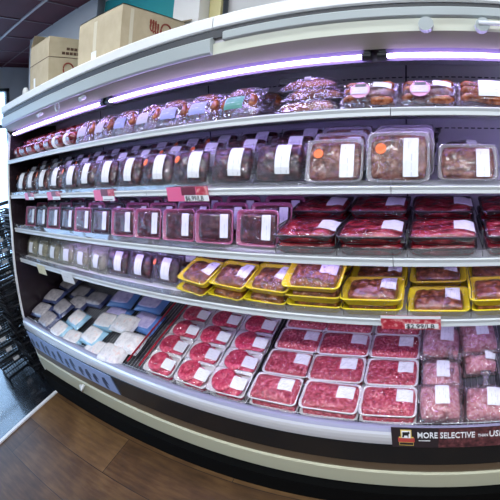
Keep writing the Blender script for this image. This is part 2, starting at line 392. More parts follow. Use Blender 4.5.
cpart(MB().tube([(0.13, 1.095, zz(0.357)), (0.42, 1.095, zz(0.357))], 0.009, 8), 'curtain_pull', M['white_metal'], can, True)
# lamp tubes
ZT, YT = zz(0.262), 1.198
for x0, x1 in ((-3.46, -1.86), (-1.80, -0.275), (-0.215, 1.02)):
    t = cpart(MB().tube([(x0, YT, ZT), (x1, YT, ZT)], 0.0085, 10), 'lamp_tube', M['tube'], None, True)
    for x in (x0, x1):
        cpart(MB().tube([(x - 0.018, YT, ZT), (x + 0.018, YT, ZT)], 0.015, 10).box(x - 0.012, x + 0.012, YT - 0.006, YT + 0.02, ZT, zz(0.305)), 'lamp_cap', M['black'], t)

M['baffle'] = mat('dark violet grey baffle', (0.10, 0.09, 0.13), 0.6)
# baffle added behind the tubes to shade the upper case back
cpart(MB().extrude_x([(1.222, zz(0.302)), (1.222, zz(0.246)), (1.226, zz(0.244)), (1.232, zz(0.302))], XL, XR), 'added_baffle', M['baffle'])
# shelves: (front y, lip bottom, lip top, riser top)
SH = {1: (1.13, 0.030, 0.062, None), 2: (1.10, -0.246, -0.216, -0.196), 3: (1.07, -0.516, -0.482, -0.450), 4: (1.04, -0.767, -0.733, -0.700)}
def SZ(k): return zz(SH[k][2]) - 0.004
for k, (y, z0, z1, zr) in SH.items():
    for x0, x1 in MODS:
        x0 += 0.0015; x1 -= 0.0015
        s = cpart(MB().extrude_x([(y + 0.018, zz(z1) - 0.004), (y + 0.018, zz(z1) - 0.022), (BACK, zz(z1) - 0.034), (BACK, zz(z1) - 0.004)], x0, x1), 'shelf', M['shelf'])
        cpart(MB().extrude_x([(y + 0.02, zz(z1)), (y + 0.004, zz(z1)), (y, zz(z1) - 0.004), (y + 0.003, zz((z0 + z1) / 2)), (y, zz(z0) + 0.003), (y + 0.004, zz(z0)), (y + 0.02, zz(z0))], x0, x1), 'shelf_lip', M['lip'], s)
        if zr is not None:
            cpart(MB().box(x0, x1, y + 0.006, y + 0.0085, zz(z1), zz(zr)), 'clear_riser', M['acrylic'], s)
        if x0 < -3 or (k == 4 and x0 < -2): continue      # no strips here, left out to darken the left end
        cpart(MB().box(x0 + 0.02, x1 - 0.02, y + 0.021, y + 0.045, zz(z0) + 0.005, zz(z0) + 0.012), 'lamp_strip', M['striplight'], s)

# bottom deck
def DZ(y): return zz(-1.275 + 0.19 * (y - 0.95))
dk = cpart(MB().extrude_x([(0.90, DZ(0.90)), (BACK, DZ(BACK)), (BACK, DZ(BACK) - 0.05), (0.90, 0.45)], XL, XR), 'deck_pan', mat('dark deck pan', (0.10, 0.10, 0.11), 0.4))
b = MB()
for i in range(int((XR - XL) / 0.03)):
    x = XL + 0.02 + 0.03 * i
    b.tube([(x, 0.915, DZ(0.915) + 0.004), (x, 1.6, DZ(1.6) + 0.004)], 0.0016, 4)
cpart(b, 'deck_wires', M['wire'], dk)
b = MB(); zt, zb = zz(-1.218), zz(-1.262)
for z in (zt, (zt + zb) / 2): b.tube([(XL, 0.912, z), (XR, 0.912, z)], 0.0016, 4)
for i in range(int((XR - XL) / 0.025)):
    x = XL + 0.012 + 0.025 * i; b.tube([(x, 0.912, zb), (x, 0.912, zt + 0.006)], 0.0016, 4)
cpart(b, 'wire_fence', M['wire'])
# bumper and front
cpart(MB().extrude_x([(0.905, zz(-1.222)), (0.893, zz(-1.215)), (0.885, zz(-1.210)), (0.872, zz(-1.211)), (0.861, zz(-1.222)), (0.875, zz(-1.30)), (0.905, zz(-1.30))], XL, XR), 'rail_top_shade', M['ledge'])
cpart(MB().extrude_x([(0.870, zz(-1.222)), (0.862, zz(-1.2225)), (0.853, zz(-1.234)), (0.848, zz(-1.250)), (0.8455, zz(-1.275)), (0.846, zz(-1.300)), (0.852, zz(-1.304)), (0.90, zz(-1.304))], XL, XR), 'bumper_rail', M['rail'], None, False)
cpart(MB().extrude_x([(0.90, zz(-1.302)), (0.852, zz(-1.302)), (0.846, zz(-1.31)), (0.846, zz(-1.475)), (0.852, zz(-1.485)), (0.90, zz(-1.49))], XL, XR), 'front_panel', M['blackgloss'])
cpart(MB().box(XL, XR, 0.850, 0.90, zz(-1.56), zz(-1.486)), 'reflection_band', M['floorreflection'])
cpart(MB().extrude_x([(0.90, zz(-1.555)), (0.846, zz(-1.557)), (0.838, zz(-1.565)), (0.835, zz(-1.70)), (0.842, zz(-1.712)), (0.90, zz(-1.712))], XL, XR), 'kick_strip', M['kick'])
cpart(MB().box(XL + 0.02, XR, 0.79, BACK + 0.05, 0.0, 0.186).box(XL, XR, 0.895, BACK + 0.05, 0.186, 0.55), 'shade_plinth', M['toe'])

# ------------------------------------------------------------------ packages
def ordw(n):
    return ['first', 'second', 'third', 'fourth', 'fifth', 'sixth', 'seventh', 'eighth', 'ninth', 'tenth', 'eleventh', 'twelfth', 'thirteenth', 'fourteenth', 'fifteenth', 'sixteenth'][n]

def label_mesh(surf, x0, x1, y0, y1, lift=0.0022, rot=0, m='label', name='label'):
    """a thin printed sticker lying on surf(x,y); rot turns the print by 90 degrees"""
    nx, ny = 6, 5; b = MB(); uv = []
    top = [[None] * (nx + 1) for _ in range(ny + 1)]
    vs = []; fs = []
    for lay in (0, 1):
        for j in range(ny + 1):
            for i in range(nx + 1):
                x = x0 + (x1 - x0) * i / nx; y = y0 + (y1 - y0) * j / ny
                vs.append((x, y, surf(x, y) + lift - lay * 0.001))
    n = (nx + 1) * (ny + 1)
    for j in range(ny):
        for i in range(nx):
            a = j * (nx + 1) + i
            fs.append((a, a + 1, a + nx + 2, a + nx + 1)); fs.append((n + a + nx + 1, n + a + nx + 2, n + a + 1, n + a))
    edge = [i for i in range(nx + 1)] + [j * (nx + 1) + nx for j in range(1, ny + 1)] + [ny * (nx + 1) + i for i in range(nx - 1, -1, -1)] + [j * (nx + 1) for j in range(ny - 1, 0, -1)]
    for k in range(len(edge)):
        a, c = edge[k], edge[(k + 1) % len(edge)]; fs.append((c, a, n + a, n + c))
    b.add(vs, fs)
    me = b.mesh(name, M[m], False)
    ul = me.uv_layers.new(name='uv')
    for l in me.loops:
        q = me.vertices[l.vertex_index].co
        s, t = (q.x - x0) / (x1 - x0), (q.y - y0) / (y1 - y0)
        ul.data[l.index].uv = (t, s * (x1 - x0) / (y1 - y0)) if rot else (s, t * (y1 - y0) / (x1 - x0))
    return me

def disc_mesh(surf, x, y, r, lift=0.003, m='orange', name='sticker'):
    b = MB(); n = 16
    rings = []
    for rr, dz in ((r, 0.0), (r, 0.001), (r * 0.5, 0.0012)):
        rings.append([(x + rr * math.cos(a * 2 * math.pi / n), y + rr * math.sin(a * 2 * math.pi / n), surf(x + rr * math.cos(a * 2 * math.pi / n), y + rr * math.sin(a * 2 * math.pi / n)) + lift + dz - 0.001) for a in range(n)])
    b.loft(rings)
    return b.mesh(name, M[m])

def tray_mesh(w, d, h, m, name='tray', lip=0.006, r=0.025, taper=0.86):
    oy = d / 2; b = MB()
    b.loft([rrect(w * taper, d * taper, r, 0, 4, oy), rrect(w * 0.97, d * 0.96, r, h - 0.006, 4, oy), rrect(w, d, r, h - 0.004, 4, oy), rrect(w, d, r, h, 4, oy), rrect(w - 2 * lip, d - 2 * lip, r * 0.8, h, 4, oy), rrect(w * taper * 0.94, d * taper * 0.92, r * 0.7, 0.006, 4, oy)])
    return b.mesh(name, M[m], True)

def dome(w, d, z0, hh, seed, bumps=0.15, freq=28.0, p=4.0):
    """height function of a heaped filling; centre at (0,d/2)"""
    def s(x, y):
        u = abs(x) / (w / 2); v = abs(y - d / 2) / (d / 2)
        e = max(0.0, 1 - min(1.0, u) ** p) * max(0.0, 1 - min(1.0, v) ** p)
        return z0 + hh * (e ** 0.5) * (1 + bumps * nz(x, y, seed, freq) + 0.5 * bumps * nz(x, y, seed + 5, freq * 2.6))
    return s

def heap_mesh(w, d, surf, m, name='meat', nx=26, ny=18, z0=0.006, rr=0.35, edge=None):
    """closed lump over a rounded rectangle following surf"""
    b = MB()
    def P(s, t):
        a, c = 2 * s - 1, 2 * t - 1
        k = 1 - rr * 0.28 * (a * a * c * c)
        x, y = a * w / 2 * k, c * d / 2 * k
        if edge: dx = edge(x, y); x *= dx; y *= dx
        return (x, y + d / 2)
    vs = []; n1 = nx + 1
    for j in range(ny + 1):
        for i in range(nx + 1):
            x, y = P(i / nx, j / ny); vs.append((x, y, max(z0 + 0.0005, surf(x, y))))
    fs = [(j * n1 + i, j * n1 + i + 1, (j + 1) * n1 + i + 1, (j + 1) * n1 + i) for j in range(ny) for i in range(nx)]
    ed = [i for i in range(n1)] + [j * n1 + nx for j in range(1, ny + 1)] + [ny * n1 + i for i in range(nx - 1, -1, -1)] + [j * n1 for j in range(ny - 1, 0, -1)]
    base = len(vs)
    for e in ed: vs.append((vs[e][0], vs[e][1], z0))
    for k in range(len(ed)):
        a, c = k, (k + 1) % len(ed); fs.append((ed[c], ed[a], base + a, base + c))
    fs.append(tuple(base + k for k in range(len(ed))))
    b.add(vs, fs)
    return b.mesh(name, M[m], True)

def film_mesh(w, d, surf, zlow, m='film', name='film', nx=30, ny=22, wr=0.0012, seed=0.0):
    """cling wrap over the filling and down the tray side"""
    b = MB(); n1 = nx + 1; vs = []
    for j in range(ny + 1):
        for i in range(nx + 1):
            a, c = 2 * i / nx - 1, 2 * j / ny - 1
            k = 1 - 0.05 * a * a * c * c
            x, y = a * (w / 2 + 0.002) * k, c * (d / 2 + 0.002) * k + d / 2
            vs.append((x, y, surf(x, y) + 0.0012 + wr * nz(x, y, seed, 60)))
    fs = [(j * n1 + i, j * n1 + i + 1, (j + 1) * n1 + i + 1, (j + 1) * n1 + i) for j in range(ny) for i in range(nx)]
    ed = [i for i in range(n1)] + [j * n1 + nx for j in range(1, ny + 1)] + [ny * n1 + i for i in range(nx - 1, -1, -1)] + [j * n1 for j in range(ny - 1, 0, -1)]
    base = len(vs)
    for e in ed: vs.append((vs[e][0] * 0.95, (vs[e][1] - d / 2) * 0.95 + d / 2, zlow))
    for k in range(len(ed)):
        a, c = k, (k + 1) % len(ed); fs.append((ed[c], ed[a], base + a, base + c))
    b.add(vs, fs)
    return b.mesh(name, M[m], True)

def pillow_mesh(w, d, h, m, name='film', seed=0.0, nx=22, ny=18, flange=0.10, wr=0.004, p=2.6, rag=0.025):
    """closed bag: two sheets sealed around the edge, with a crimped flange"""
    b = MB(); n1 = nx + 1; vs = []
    def hh(a, c):
        a = min(1, abs(a) / (1 - flange)); c = min(1, abs(c) / (1 - flange))
        return (max(0, 1 - a ** p) * max(0, 1 - c ** p)) ** 0.5
    for lay in (1, 0):
        for j in range(ny + 1):
            for i in range(nx + 1):
                a, c = 2 * i / nx - 1, 2 * j / ny - 1
                e = 1 + rag * nz(a * 2.5, c * 2.5, seed)
                x, y = a * w / 2 * e, c * d / 2 * e + d / 2
                q = hh(a, c)
                z = h * 0.10 + (h * 0.9 * q + wr * (0.4 + q) * nz(x, y, seed, 55)) if lay else h * 0.10 - h * 0.10 * q
                if lay: z = max(z, h * 0.10 + 0.0006)
                elif not (0 < i < nx and 0 < j < ny): z = h * 0.10
                vs.append((x, y, z))
    n = n1 * (ny + 1)
    for j in range(ny):
        for i in range(nx):
            a = j * n1 + i
            b.f.append((a, a + 1, a + n1 + 1, a + n1)); b.f.append((n + a + n1, n + a + n1 + 1, n + a + 1, n + a))
    ed = [i for i in range(n1)] + [j * n1 + nx for j in range(1, ny + 1)] + [ny * n1 + i for i in range(nx - 1, -1, -1)] + [j * n1 for j in range(ny - 1, 0, -1)]
    for k in range(len(ed)):
        a, c = ed[k], ed[(k + 1) % len(ed)]; b.f.append((c, a, n + a, n + c))
    b.v = vs
    return b.mesh(name, M[m], True), (lambda x, y: h * 0.10 + h * 0.9 * hh(x / (w / 2), (y - d / 2) / (d / 2)))

def kit(parts):
    """parts: list of (name, mesh[, children])"""
    return parts

KIT = {}
def flat_kit(key, w, d, ht, hh, traym, meatm, n=3, bumps=0.15, freq=28, lab=(0.02, 0.10, 0.08, 0.145), rot=0, filmm='film', tname='tray', mname='meat', p=4.0, r=0.025, sticker=None, fillw=0.88, filld=0.86, labm='label', wr=0.0012):
    out = []
    for v in range(n):
        sd = 3.7 * v + len(key)
        s0 = dome(w * fillw, d * filld, ht - 0.012, hh, sd, bumps, freq, p)
        oy = d * (1 - filld) / 2
        surf = lambda x, y, s0=s0, oy=oy: s0(x, y - oy)
        top = lambda x, y, surf=surf: max(surf(x, y), ht)
        mm = heap_mesh(w * fillw, d * filld, s0, meatm, mname, z0=0.007)
        for q in mm.vertices: q.co.y += oy
        parts = [(tname, tray_mesh(w, d, ht, traym, tname, r=r)), (mname, mm)]
        if filmm: parts.append(('film', film_mesh(w, d, top, ht * 0.4, filmm, seed=sd, wr=wr)))
        if lab:
            dx = 0.006 * (v - 1)
            parts.append(('label', label_mesh(lambda x, y, top=top: top(x, y) + 0.001, lab[0] + dx, lab[1] + dx, lab[2], lab[3], rot=rot, m=labm)))
        if sticker: parts.append(('sticker', disc_mesh(lambda x, y, top=top: top(x, y) + 0.001, sticker[0], sticker[1], sticker[2])))
        out.append(parts)
    KIT[key] = out

def vac_kit(key, w, d, h, meatm, n=3, lab=(0.0, 0.06, 0.02, 0.13), sticker=None, filmm='vacfilm', rot=1, fw_=0.74, fd=0.74, bumps=0.25, freq=22, mname='meat', flange=0.1, labm='label'):
    out = []
    for v in range(n):
        sd = 5.1 * v + len(key) * 1.3
        fm_, sf = pillow_mesh(w, d, h, filmm, 'film', sd, flange=flange)
        s0 = dome(w * fw_, d * fd, h * 0.15, h * 0.70, sd, bumps, freq, 3.0); oy = d * (1 - fd) / 2
        mm = heap_mesh(w * fw_, d * fd, s0, meatm, mname, 20, 16, z0=h * 0.1)
        for q in mm.vertices: q.co.y += oy
        parts = [(mname, mm), ('film', fm_)]
        if lab: parts.append(('label', label_mesh(lambda x, y, sf=sf: sf(x, y) + 0.004, lab[0] + 0.006 * (v - 1), lab[1] + 0.006 * (v - 1), lab[2], lab[3], rot=rot, m=labm)))
        if sticker: parts.append(('sticker', disc_mesh(lambda x, y, sf=sf: sf(x, y) + 0.005, *sticker)))
        out.append(parts)
    KIT[key] = out

# trays
flat_kit('ground', 0.262, 0.166, 0.034, 0.030, 'foam', 'ground', 4, 0.22, 26, (0.025, 0.100, 0.070, 0.140), mname='ground_beef', p=5, fillw=0.945, filld=0.93, wr=0.0025)
flat_kit('steak', 0.262, 0.170, 0.036, 0.022, 'blackfoam', 'steak', 4, 0.40, 16, (0.035, 0.115, 0.045, 0.130), mname='steak', p=6, fillw=0.965, filld=0.95, wr=0.002)
flat_kit('yellow', 0.228, 0.170, 0.036, 0.026, 'yellow', 'marinated', 4, 0.45, 30, (0.030, 0.085, 0.065, 0.155), mname='meat', p=3, fillw=0.80, filld=0.78, rot=1)
flat_kit('yellowlong', 0.245, 0.215, 0.036, 0.030, 'yellow', 'marinated', 2, 0.45, 30, (0.035, 0.100, 0.075, 0.185), mname='meat', p=3, fillw=0.80, filld=0.80, rot=1)
flat_kit('clear', 0.222, 0.175, 0.040, 0.014, 'rimfilm', 'brown', 3, 0.35, 20, (0.030, 0.080, 0.015, 0.150), rot=1, mname='meat', fillw=0.90, filld=0.88, p=6)
flat_kit('clearsticker', 0.225, 0.185, 0.040, 0.014, 'rimfilm', 'brown', 3, 0.35, 20, (0.025, 0.078, 0.020, 0.160), rot=1, mname='meat', fillw=0.90, filld=0.89, sticker=(-0.062, 0.122, 0.020), p=6)
flat_kit('rosetray', 0.222, 0.180, 0.034, 0.012, 'pinkrim', 'maroon', 4, 0.3, 20, (0.035, 0.080, 0.035, 0.155), rot=1, filmm='thinfilm', mname='meat', fillw=0.87, filld=0.84, p=6)
flat_kit('darktray', 0.222, 0.180, 0.034, 0.012, 'blackfoam', 'maroon', 3, 0.3, 20, (0.035, 0.080, 0.035, 0.155), rot=1, filmm='thinfilm', mname='meat', fillw=0.87, filld=0.84, p=6)
vac_kit('vac', 0.250, 0.200, 0.062, 'dark', 4, (0.012, 0.074, 0.035, 0.168), fw_=0.86, fd=0.84, flange=0.05)
vac_kit('vacsticker', 0.250, 0.200, 0.062, 'dark', 4, (0.020, 0.082, 0.035, 0.168), (-0.058, 0.130, 0.020), fw_=0.86, fd=0.84, flange=0.05)
vac_kit('greybag', 0.225, 0.175, 0.045, 'greyfill', 3, (0.0, 0.062, 0.03, 0.115), None, 'greybag', mname='filling')
vac_kit('rope', 0.215, 0.125, 0.045, 'sausage', 3, None, None, 'purplefilm', fw_=0.84, fd=0.62, mname='sausage')

# beef patties on a white tray
def patty(b, cx_, cy_, r, z, tilt, hole=False, seed=0.0):
    n = 24; rings = []
    for rr, dz in ((0.75, 0.0), (1.0, 0.006), (1.0, 0.013), (0.86, 0.020), (0.30, 0.021), (0.14, 0.012 if hole else 0.022)):
        rings.append([])
        for k in range(n):
            a = k * 2 * math.pi / n; q = rr * r * (1 + 0.06 * nz(math.cos(a) * 2, math.sin(a) * 2, seed))
            x, y = q * math.cos(a), q * math.sin(a)
            rings[-1].append((cx_ + x, cy_ + y, z + dz + y * tilt + 0.002 * nz(x, y, seed, 70)))
    b.loft(rings)
out = []
for v in range(3):
    W, D = 0.225, 0.145
    parts = [('tray', tray_mesh(W, D, 0.028, 'foam', 'tray'))]
    for k, (px, py, rr, zz_, tl, ho) in enumerate([(0.026, 0.058, 0.057, 0.012, 0.10, False), (-0.038, 0.075, 0.067, 0.020, -0.05, True)]):
        b = MB(); patty(b, px + 0.006 * v, py, rr, zz_, tl, ho, v * 3.1 + k)
        parts.append(('patty', b.mesh('patty', M['patty'], True)))
    top = lambda x, y: 0.030 + 0.014 * max(0, 1 - ((x + 0.02) / 0.10) ** 2) * max(0, 1 - ((y - 0.07) / 0.07) ** 2)
    parts.append(('film', film_mesh(W, D, top, 0.012, 'film', seed=v * 2.2)))
    parts.append(('label', label_mesh(lambda x, y: top(x, y) + 0.001, 0.028, 0.100, 0.035, 0.100, lift=0.006)))
    out.append(parts)
KIT['patty'] = out

# flat sealed packets (paper faced)
def packet_kit(key, w, d, h, edgem, topm, n=3, frac=0.82, filmm=None):
    out = []
    for v in range(n):
        sd = 2.3 * v + len(key)
        pm, sf = pillow_mesh(w, d, h, edgem, 'wrapper', sd, 16, 12, 0.06, 0.002, 4.0)
        s2 = lambda x, y, sf=sf: sf(x, y) + 0.0015
        lm = MB(); ww, dd = w * frac, d * frac
        s0 = lambda x, y: sf(x, y + d * (1 - frac) / 2) + 0.003 + 0.0012 * nz(x, y, sd, 50)
        mm = heap_mesh(ww, dd, s0, topm, 'face_panel', 16, 12, z0=h * 0.3)
        for q in mm.vertices: q.co.y += d * (1 - frac) / 2
        out.append([('wrapper', pm), ('face_panel', mm)])
    KIT[key] = out
packet_kit('bluepacket', 0.30, 0.19, 0.040, 'blueedge', 'bluetop', 3, 0.72)
packet_kit('aquapacket', 0.25, 0.17, 0.040, 'aquaedge', 'paletop', 3, 0.80)
packet_kit('whitepacket', 0.26, 0.17, 0.042, 'foam', 'paletop', 3, 0.94)
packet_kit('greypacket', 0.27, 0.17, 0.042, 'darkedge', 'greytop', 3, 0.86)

# ground meat bags with a gathered neck
out = []
for v in range(3):
    pm, sf = pillow_mesh(0.205, 0.20, 0.085, 'bagfilm', 'bag', v * 2.9, 26, 24, 0.04, 0.016, 2.1, 0.10)
    s0 = dome(0.180, 0.17, 0.010, 0.056, v * 4.0, 0.35, 16, 2.1)
    mm = heap_mesh(0.180, 0.17, s0, 'chub', 'ground_meat', 22, 18, z0=0.008)
    for q in mm.vertices: q.co.y += 0.014
    parts = [('ground_meat', mm), ('bag', pm), ('label', label_mesh(lambda x, y, sf=sf: sf(x, y) + 0.010, -0.02 + 0.02 * v, 0.042 + 0.02 * v, 0.065, 0.160, rot=1))]
    b = MB()
    pts = [(0.05 - 0.05 * v, 0.185 + 0.018 * k, 0.030 + 0.006 * k) for k in range(5)]
    b.tube(pts, [0.028, 0.013, 0.011, 0.020, 0.026], 10)
    parts.append(('neck', b.mesh('neck', M['bagfilm'], True)))
    out.append(parts)
KIT['bag'] = out

# ring sausages: a bent link in a violet film, paper label across the front
out = []
for v in range(3):
    b = MB(); pts = []; rr = []
    for k in range(19):
        a = R(-25 + 230 * k / 18); pts.append((0.078 * math.cos(a), 0.062 + 0.058 * math.sin(a) , 0.024)); rr.append(0.019 * (0.55 if k in (0, 18) else 1.0))
    b.tube(pts, rr, 10)
    parts = [('sausage', b.mesh('sausage', M['sausage'], True))]
    pm, sf = pillow_mesh(0.225, 0.155, 0.052, 'purplefilm', 'film', v * 1.7, 22, 18, 0.08, 0.005)
    parts.append(('film', pm))
    m_ = ('ring_label_blue', 'ring_label_green', 'ring_label_white')[v]
    M[m_] = label_mat(m_, ((0.30, 0.31, 0.66), (0.08, 0.26, 0.22), (0.50, 0.44, 0.62))[v], ((0.7, 0.7, 0.85), (0.6, 0.7, 0.7), (0.2, 0.1, 0.35))[v])
    parts.append(('label', label_mesh(lambda x, y, sf=sf: sf(x, y) + 0.003, -0.055, 0.050, 0.020, 0.068, m=m_)))
    out.append(parts)
KIT['ring'] = out

# smoked rope sausages on a card with a round badge
out = []
for v in range(3):
    b = MB()
    for q, yy in enumerate((0.030, 0.066, 0.098)):
        b.tube([(-0.098 + 0.0196 * k, yy + 0.008 * math.sin(k * 0.6 + q), 0.022 + 0.003 * math.sin(k)) for k in range(11)], [0.010] + [0.018] * 9 + [0.010], 10)
    parts = [('sausage', b.mesh('sausage', M['sausage'], True))]
    pm, sf = pillow_mesh(0.235, 0.135, 0.050, 'purplefilm' if v < 2 else 'vacfilm', 'film', v * 1.9, 24, 18, 0.07, 0.006)
    parts.append(('film', pm))
    if v == 2:
        parts.append(('label', label_mesh(lambda x, y, sf=sf: sf(x, y) + 0.003, -0.030, 0.100, 0.025, 0.105)))
    else:
        bd = disc_mesh(lambda x, y, sf=sf: sf(0, 0.06) + 0.001, -0.03, 0.052, 0.040, 0.004, 'badge_rim' if 'badge_rim' in M else 'orange', 'badge')
        bd.materials.clear(); M.setdefault('badge_rim', mat('rose badge rim', (0.62, 0.28, 0.46), 0.4)); bd.materials.append(M['badge_rim'])
        parts.append(('badge', bd))
        M.setdefault('badge_face', label_mat('badge face', (0.52, 0.48, 0.62), (0.34, 0.08, 0.22)))
        parts.append(('badge_print', label_mesh(lambda x, y, sf=sf: sf(0, 0.06) + 0.004, -0.062, 0.002, 0.030, 0.066, m='badge_face', lift=0.004)))
        M.setdefault('badge_dark', mat('badge dark band', (0.05, 0.06, 0.05), 0.4))
        parts.append(('badge_band', label_mesh(lambda x, y, sf=sf: sf(0, 0.06) + 0.004, -0.052, -0.008, 0.068, 0.082, m='badge_dark', lift=0.004)))
        parts.append(('price_label', label_mesh(lambda x, y, sf=sf: sf(x, y) + 0.002, 0.018, 0.090, 0.070, 0.100)))
    out.append(parts)
KIT['ropecard'] = out

# short fat sausages with a white paper band
out = []
for v in range(2):
    b = MB()
    b.tube([(-0.080 + 0.016 * k, 0.045, 0.045) for k in range(11)], [0.012, 0.034] + [0.041] * 7 + [0.034, 0.012], 14)
    parts = [('sausage', b.mesh('sausage', M['redsausage'], True))]
    b = MB(); b.tube([(-0.062 + 0.010 * k, 0.045, 0.045) for k in range(6)], [0.0425] * 6, 14)
    parts.append(('paper_band', b.mesh('paper_band', M['label'], True)))
    out.append(parts)
KIT['banded'] = out

COUNT = {}
def place(key, name, x, y, z, rx=0.0, rz=0.0, label='', cat='meat package', group=None, s=1.0, v=None, ry=0.0, drop=()):
    ks = KIT[key]; i = COUNT.get(key, 0); COUNT[key] = i + 1
    if v is None: v = (i * 7 + i // 3) % len(ks)
    sc = s if isinstance(s, tuple) else (s, s, s)
    o = empty(name, (x, y, z), (rx, ry, rz), sc)
    for nm, me in ks[v % len(ks)]:
        if nm in drop: continue
        part(nm, me, o)
    tag(o, label, cat, group)
    return o
def jit(a): return random.uniform(-a, a)

# ---- bottom deck: three columns of ground beef, front to back, two high
cols = [(-0.242, 'beside the pink meat bags', 1.0), (-0.522, 'in the middle column of ground beef', 1.10), (-0.808, 'next to the round patties', 1.03)]
rows = [(0.925, 'front'), (1.09, 'second'), (1.255, 'third'), (1.415, 'rearmost')]
for ci, (x, where, wsc) in enumerate(cols):
    for ri, (y, rn) in enumerate(rows):
        xx = x + (0.010 * ri if ci == 2 else 0.0) + jit(0.004)
        z = DZ(y) + 0.006
        tl = R(9.5)
        for lv in range(2 if ri else 2):
            zl = z + lv * 0.047
            nm = ('upper' if lv else 'lower')
            txt = f'white tray of red ground beef, {rn} in line {where}' if lv else f'white tray of ground beef underneath the {rn} tray {where}'
            place('ground', 'ground_beef_tray', xx + lv * 0.003, y + (0.006 * lv), zl, tl, R(jit(1.5)), txt, 'meat tray', 'ground beef trays on the bottom deck', s=(wsc, 1, 1), drop=() if lv else ('label',))

# ---- round patties: three columns
pcols = [(-1.08, 'beside the ground beef'), (-1.335, 'in the middle patty column'), (-1.595, 'beside the black wire divider')]
prow = [(0.925, 'front'), (1.065, 'second'), (1.205, 'third'), (1.345, 'fourth'), (1.485, 'rearmost')]
for ci, (x, where) in enumerate(pcols):
    for ri, (y, rn) in enumerate(prow):
        for lv in range(2):
            if lv == 0 and ri not in (0,): continue
            txt = f'white tray of round beef patties, {rn} in line {where}' if lv else f'white tray underneath the {rn} patty tray {where}'
            place('patty', 'beef_patty_tray', x + jit(0.006), y, DZ(y) + (0.045 if lv else 0.006) , R(13), R(jit(3)), txt, 'meat tray', 'patty trays on the bottom deck', s=1.1)

# ---- pink bags of ground meat
for (x, y, z, rz, v, s, txt) in [
    (-0.005, 0.915, 0.055, 2, 0, 1.0, 'pink ground meat bag at the deck front beside the ground beef'),
    (0.195, 0.915, 0.035, -4, 1, 1.0, 'pink ground meat bag at the right end of the deck front'),
    (-0.002, 1.06, 0.055, 0, 0, 0.98, 'pale pink meat bag directly behind the front bag beside the ground beef'),
    (-0.005, 1.25, 0.08, -3, 1, 1.05, 'violet lit meat bag at the back next to the red price sign'),
    (0.205, 1.27, 0.09, 6, 0, 1.05, 'violet lit meat bag at the back right of the deck'),
    (0.205, 1.20, 0.012, 3, 2, 0.95, 'dark pink meat bag lying under the back right bag')]:
    place('bag', 'ground_meat_bag', x, y, DZ(y) + z, R(18), R(rz), txt, 'meat bag', 'bags of ground meat on the deck', v=v, s=s)
for (x, y, v, txt) in [(-0.0, 0.93, 1, 'lower meat bag hidden under the front bag beside the ground beef'), (-0.0, 1.10, 2, 'lower meat bag under the pale pink bag'), (0.0, 1.29, 0, 'lower meat bag under the violet bag by the price sign'), (0.2, 1.34, 1, 'lower meat bag at the very back right')]:
    place('bag', 'ground_meat_bag', x, y, DZ(y) + 0.004, R(10), 0, txt, 'meat bag', 'bags of ground meat on the deck', v=v, s=0.95, drop=('label', 'neck'))

# ---- frozen packets at the left of the deck
PK = [('bluepacket', -2.10, 1.36, 4, 0.05, 'lavender faced blue packet at the back beside the wire divider'),
      ('bluepacket', -2.45, 1.34, 8, 0.045, 'lavender faced blue packet at the back, second from the wire divider'),
      ('bluepacket', -2.05, 1.20, -3, 0.025, 'blue packet lying below the lavender packet by the divider'),
      ('bluepacket', -2.40, 1.18, 5, 0.02, 'blue packet below the second lavender packet from the divider'),
      ('whitepacket', -1.98, 0.985, 3, 0.06, 'white speckled packet nearest the wire divider, middle of its row'),
      ('whitepacket', -2.18, 1.12, 2, 0.055, 'white packet on top of the white pile below the lavender packets'),
      ('whitepacket', -2.06, 0.86, 2, 0.05, 'white packet at the deck front beside the wire divider'),
      ('aquapacket', -2.41, 1.10, 6, 0.04, 'pale packet with aqua edge behind the white pile'),
      ('aquapacket', -2.40, 0.93, -6, 0.055, 'aqua edged pale packet in the middle of the left deck'),
      ('whitepacket', -2.28, 0.86, -2, 0.03, 'white packet at the front, second from the divider'),
      ('aquapacket', -2.76, 1.02, -8, 0.055, 'aqua edged packet with a dark gap behind it'),
      ('aquapacket', -2.62, 0.86, 4, 0.03, 'aqua packet with red spots at the deck front'),
      ('aquapacket', -2.86, 0.87, -5, 0.045, 'pale aqua packet at the deck front near the left end'),
      ('greypacket', -2.80, 1.28, 5, 0.03, 'dark blue packet at the back below a shelf tag'),
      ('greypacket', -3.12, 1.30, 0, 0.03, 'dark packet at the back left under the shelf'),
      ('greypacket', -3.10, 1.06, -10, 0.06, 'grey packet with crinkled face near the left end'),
      ('greypacket', -3.14, 0.90, -5, 0.05, 'grey packet at the front left corner'),
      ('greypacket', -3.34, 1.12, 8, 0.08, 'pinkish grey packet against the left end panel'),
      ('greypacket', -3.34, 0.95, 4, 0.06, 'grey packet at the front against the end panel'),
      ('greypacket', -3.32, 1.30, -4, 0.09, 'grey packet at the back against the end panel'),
      ('greypacket', -2.98, 1.18, 6, 0.035, 'grey packet in the middle near the left end')]
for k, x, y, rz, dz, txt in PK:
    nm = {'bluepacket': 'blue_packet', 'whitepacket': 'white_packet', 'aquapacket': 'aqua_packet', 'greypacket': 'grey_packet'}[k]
    place(k, nm, x, y, DZ(y) + dz, R(12), R(rz), txt, 'frozen packet', 'frozen packets at the left of the deck')

